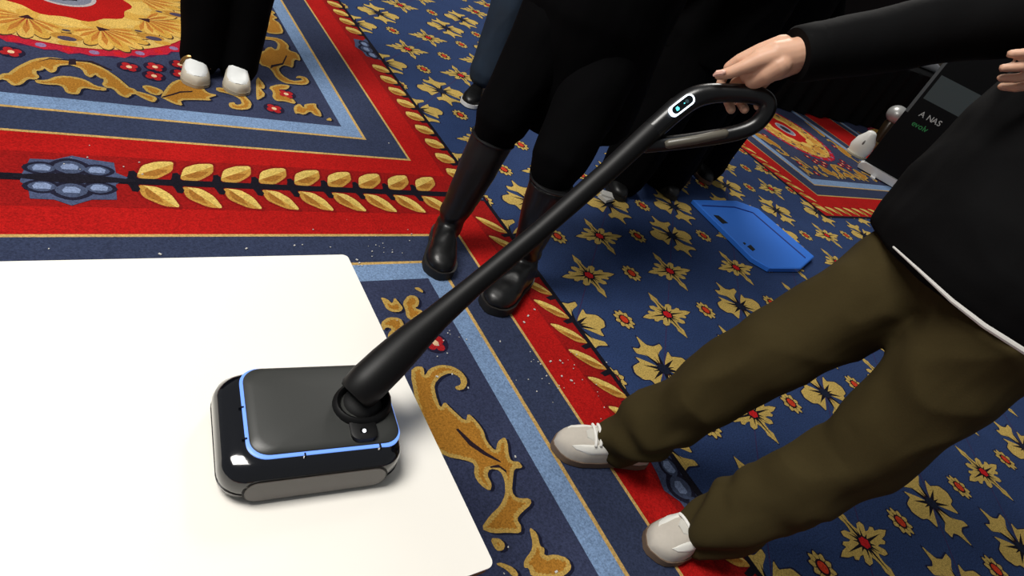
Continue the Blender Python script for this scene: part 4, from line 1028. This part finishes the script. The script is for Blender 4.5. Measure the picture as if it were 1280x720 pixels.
clutter('grey_pouch', 'flat grey pouch on the left of the draped table top', 'pouch', (7.8745,3.8162,0.7), mat('grey_fabric', (96, 96, 98), .8), lambda bm, c: ell(bm, c + Vector((0, .06, .0215)), (.16, .08, .02)))

# white rounded appliance and the post beside it
c = Vector((5.9282,2.6189,0)) + Vector((.10, .13, 0))
t = thing('white_appliance', 'white rounded appliance with a grey slot beside the silver banner base', 'appliance', (c.x, c.y, 0))
WA = mat('white_plastic', (236, 236, 230), .35)
fw = (Vector((0, 0, 0)) - Vector((c.x, c.y, 0))).normalized(); sd = Vector((-fw.y, fw.x, 0))
AM = Matrix((sd, up, fw)).transposed().to_4x4(); AM.translation = (c.x, c.y, FZ); AM = AM @ Matrix.Scale(.78, 4)
bm = bmesh.new()
tube(bm, [AM @ Vector((0, .02, 0)), AM @ Vector((0, .10, .0)), AM @ Vector((0, .20, .01)), AM @ Vector((.0, .27, .02))], [(.085, .07), (.10, .08), (.085, .07), (.05, .04)], 24, side=sd); obj('housing', bm, WA, t)
bm = bmesh.new(); ell(bm, AM @ Vector((-.01, .17, .085)), (.014, .014, .03)); obj('slot', bm, mat('grey_slot', (110, 108, 104), .4), t)
bm = bmesh.new(); tube(bm, [AM @ Vector((0, 0, 0)), AM @ Vector((0, .02, 0))], .092, 24, cap='flat'); obj('base_plate', bm, mat('beige_base', (190, 182, 160), .5), t)
settle(t)
c = Vector((6.7894,3.0002,0))
t = thing('upright_cleaner', 'dark upright cleaner with silver domed head behind the banner edge', 'vacuum cleaner', (c.x, c.y, 0))
bm = bmesh.new(); box(bm, (c.x - .14, c.y - .10, FZ), (c.x + .14, c.y + .10, .07)); obj('floor_head', bm, mat('bronze_plastic', (88, 72, 42), .35, .3), t, smooth=False)
bm = bmesh.new(); tube(bm, [(c.x, c.y, .06), (c.x + .02, c.y + .02, .26)], [.05, .06], 18); obj('body_tube', bm, mat('bronze_dark', (46, 36, 22), .3, .3), t)
bm = bmesh.new(); ell(bm, (c.x + .02, c.y + .02, .36), (.10, .10, .09)); obj('dome', bm, mat('silver_plastic', (176, 176, 174), .35, .4), t)
bm = bmesh.new(); tube(bm, [(c.x + .05, c.y - .04, .26), (c.x + .06, c.y - .045, .30)], .018, 12); obj('catch', bm, mat('gold_catch', (190, 150, 90), .3, .4), t)
settle(t)
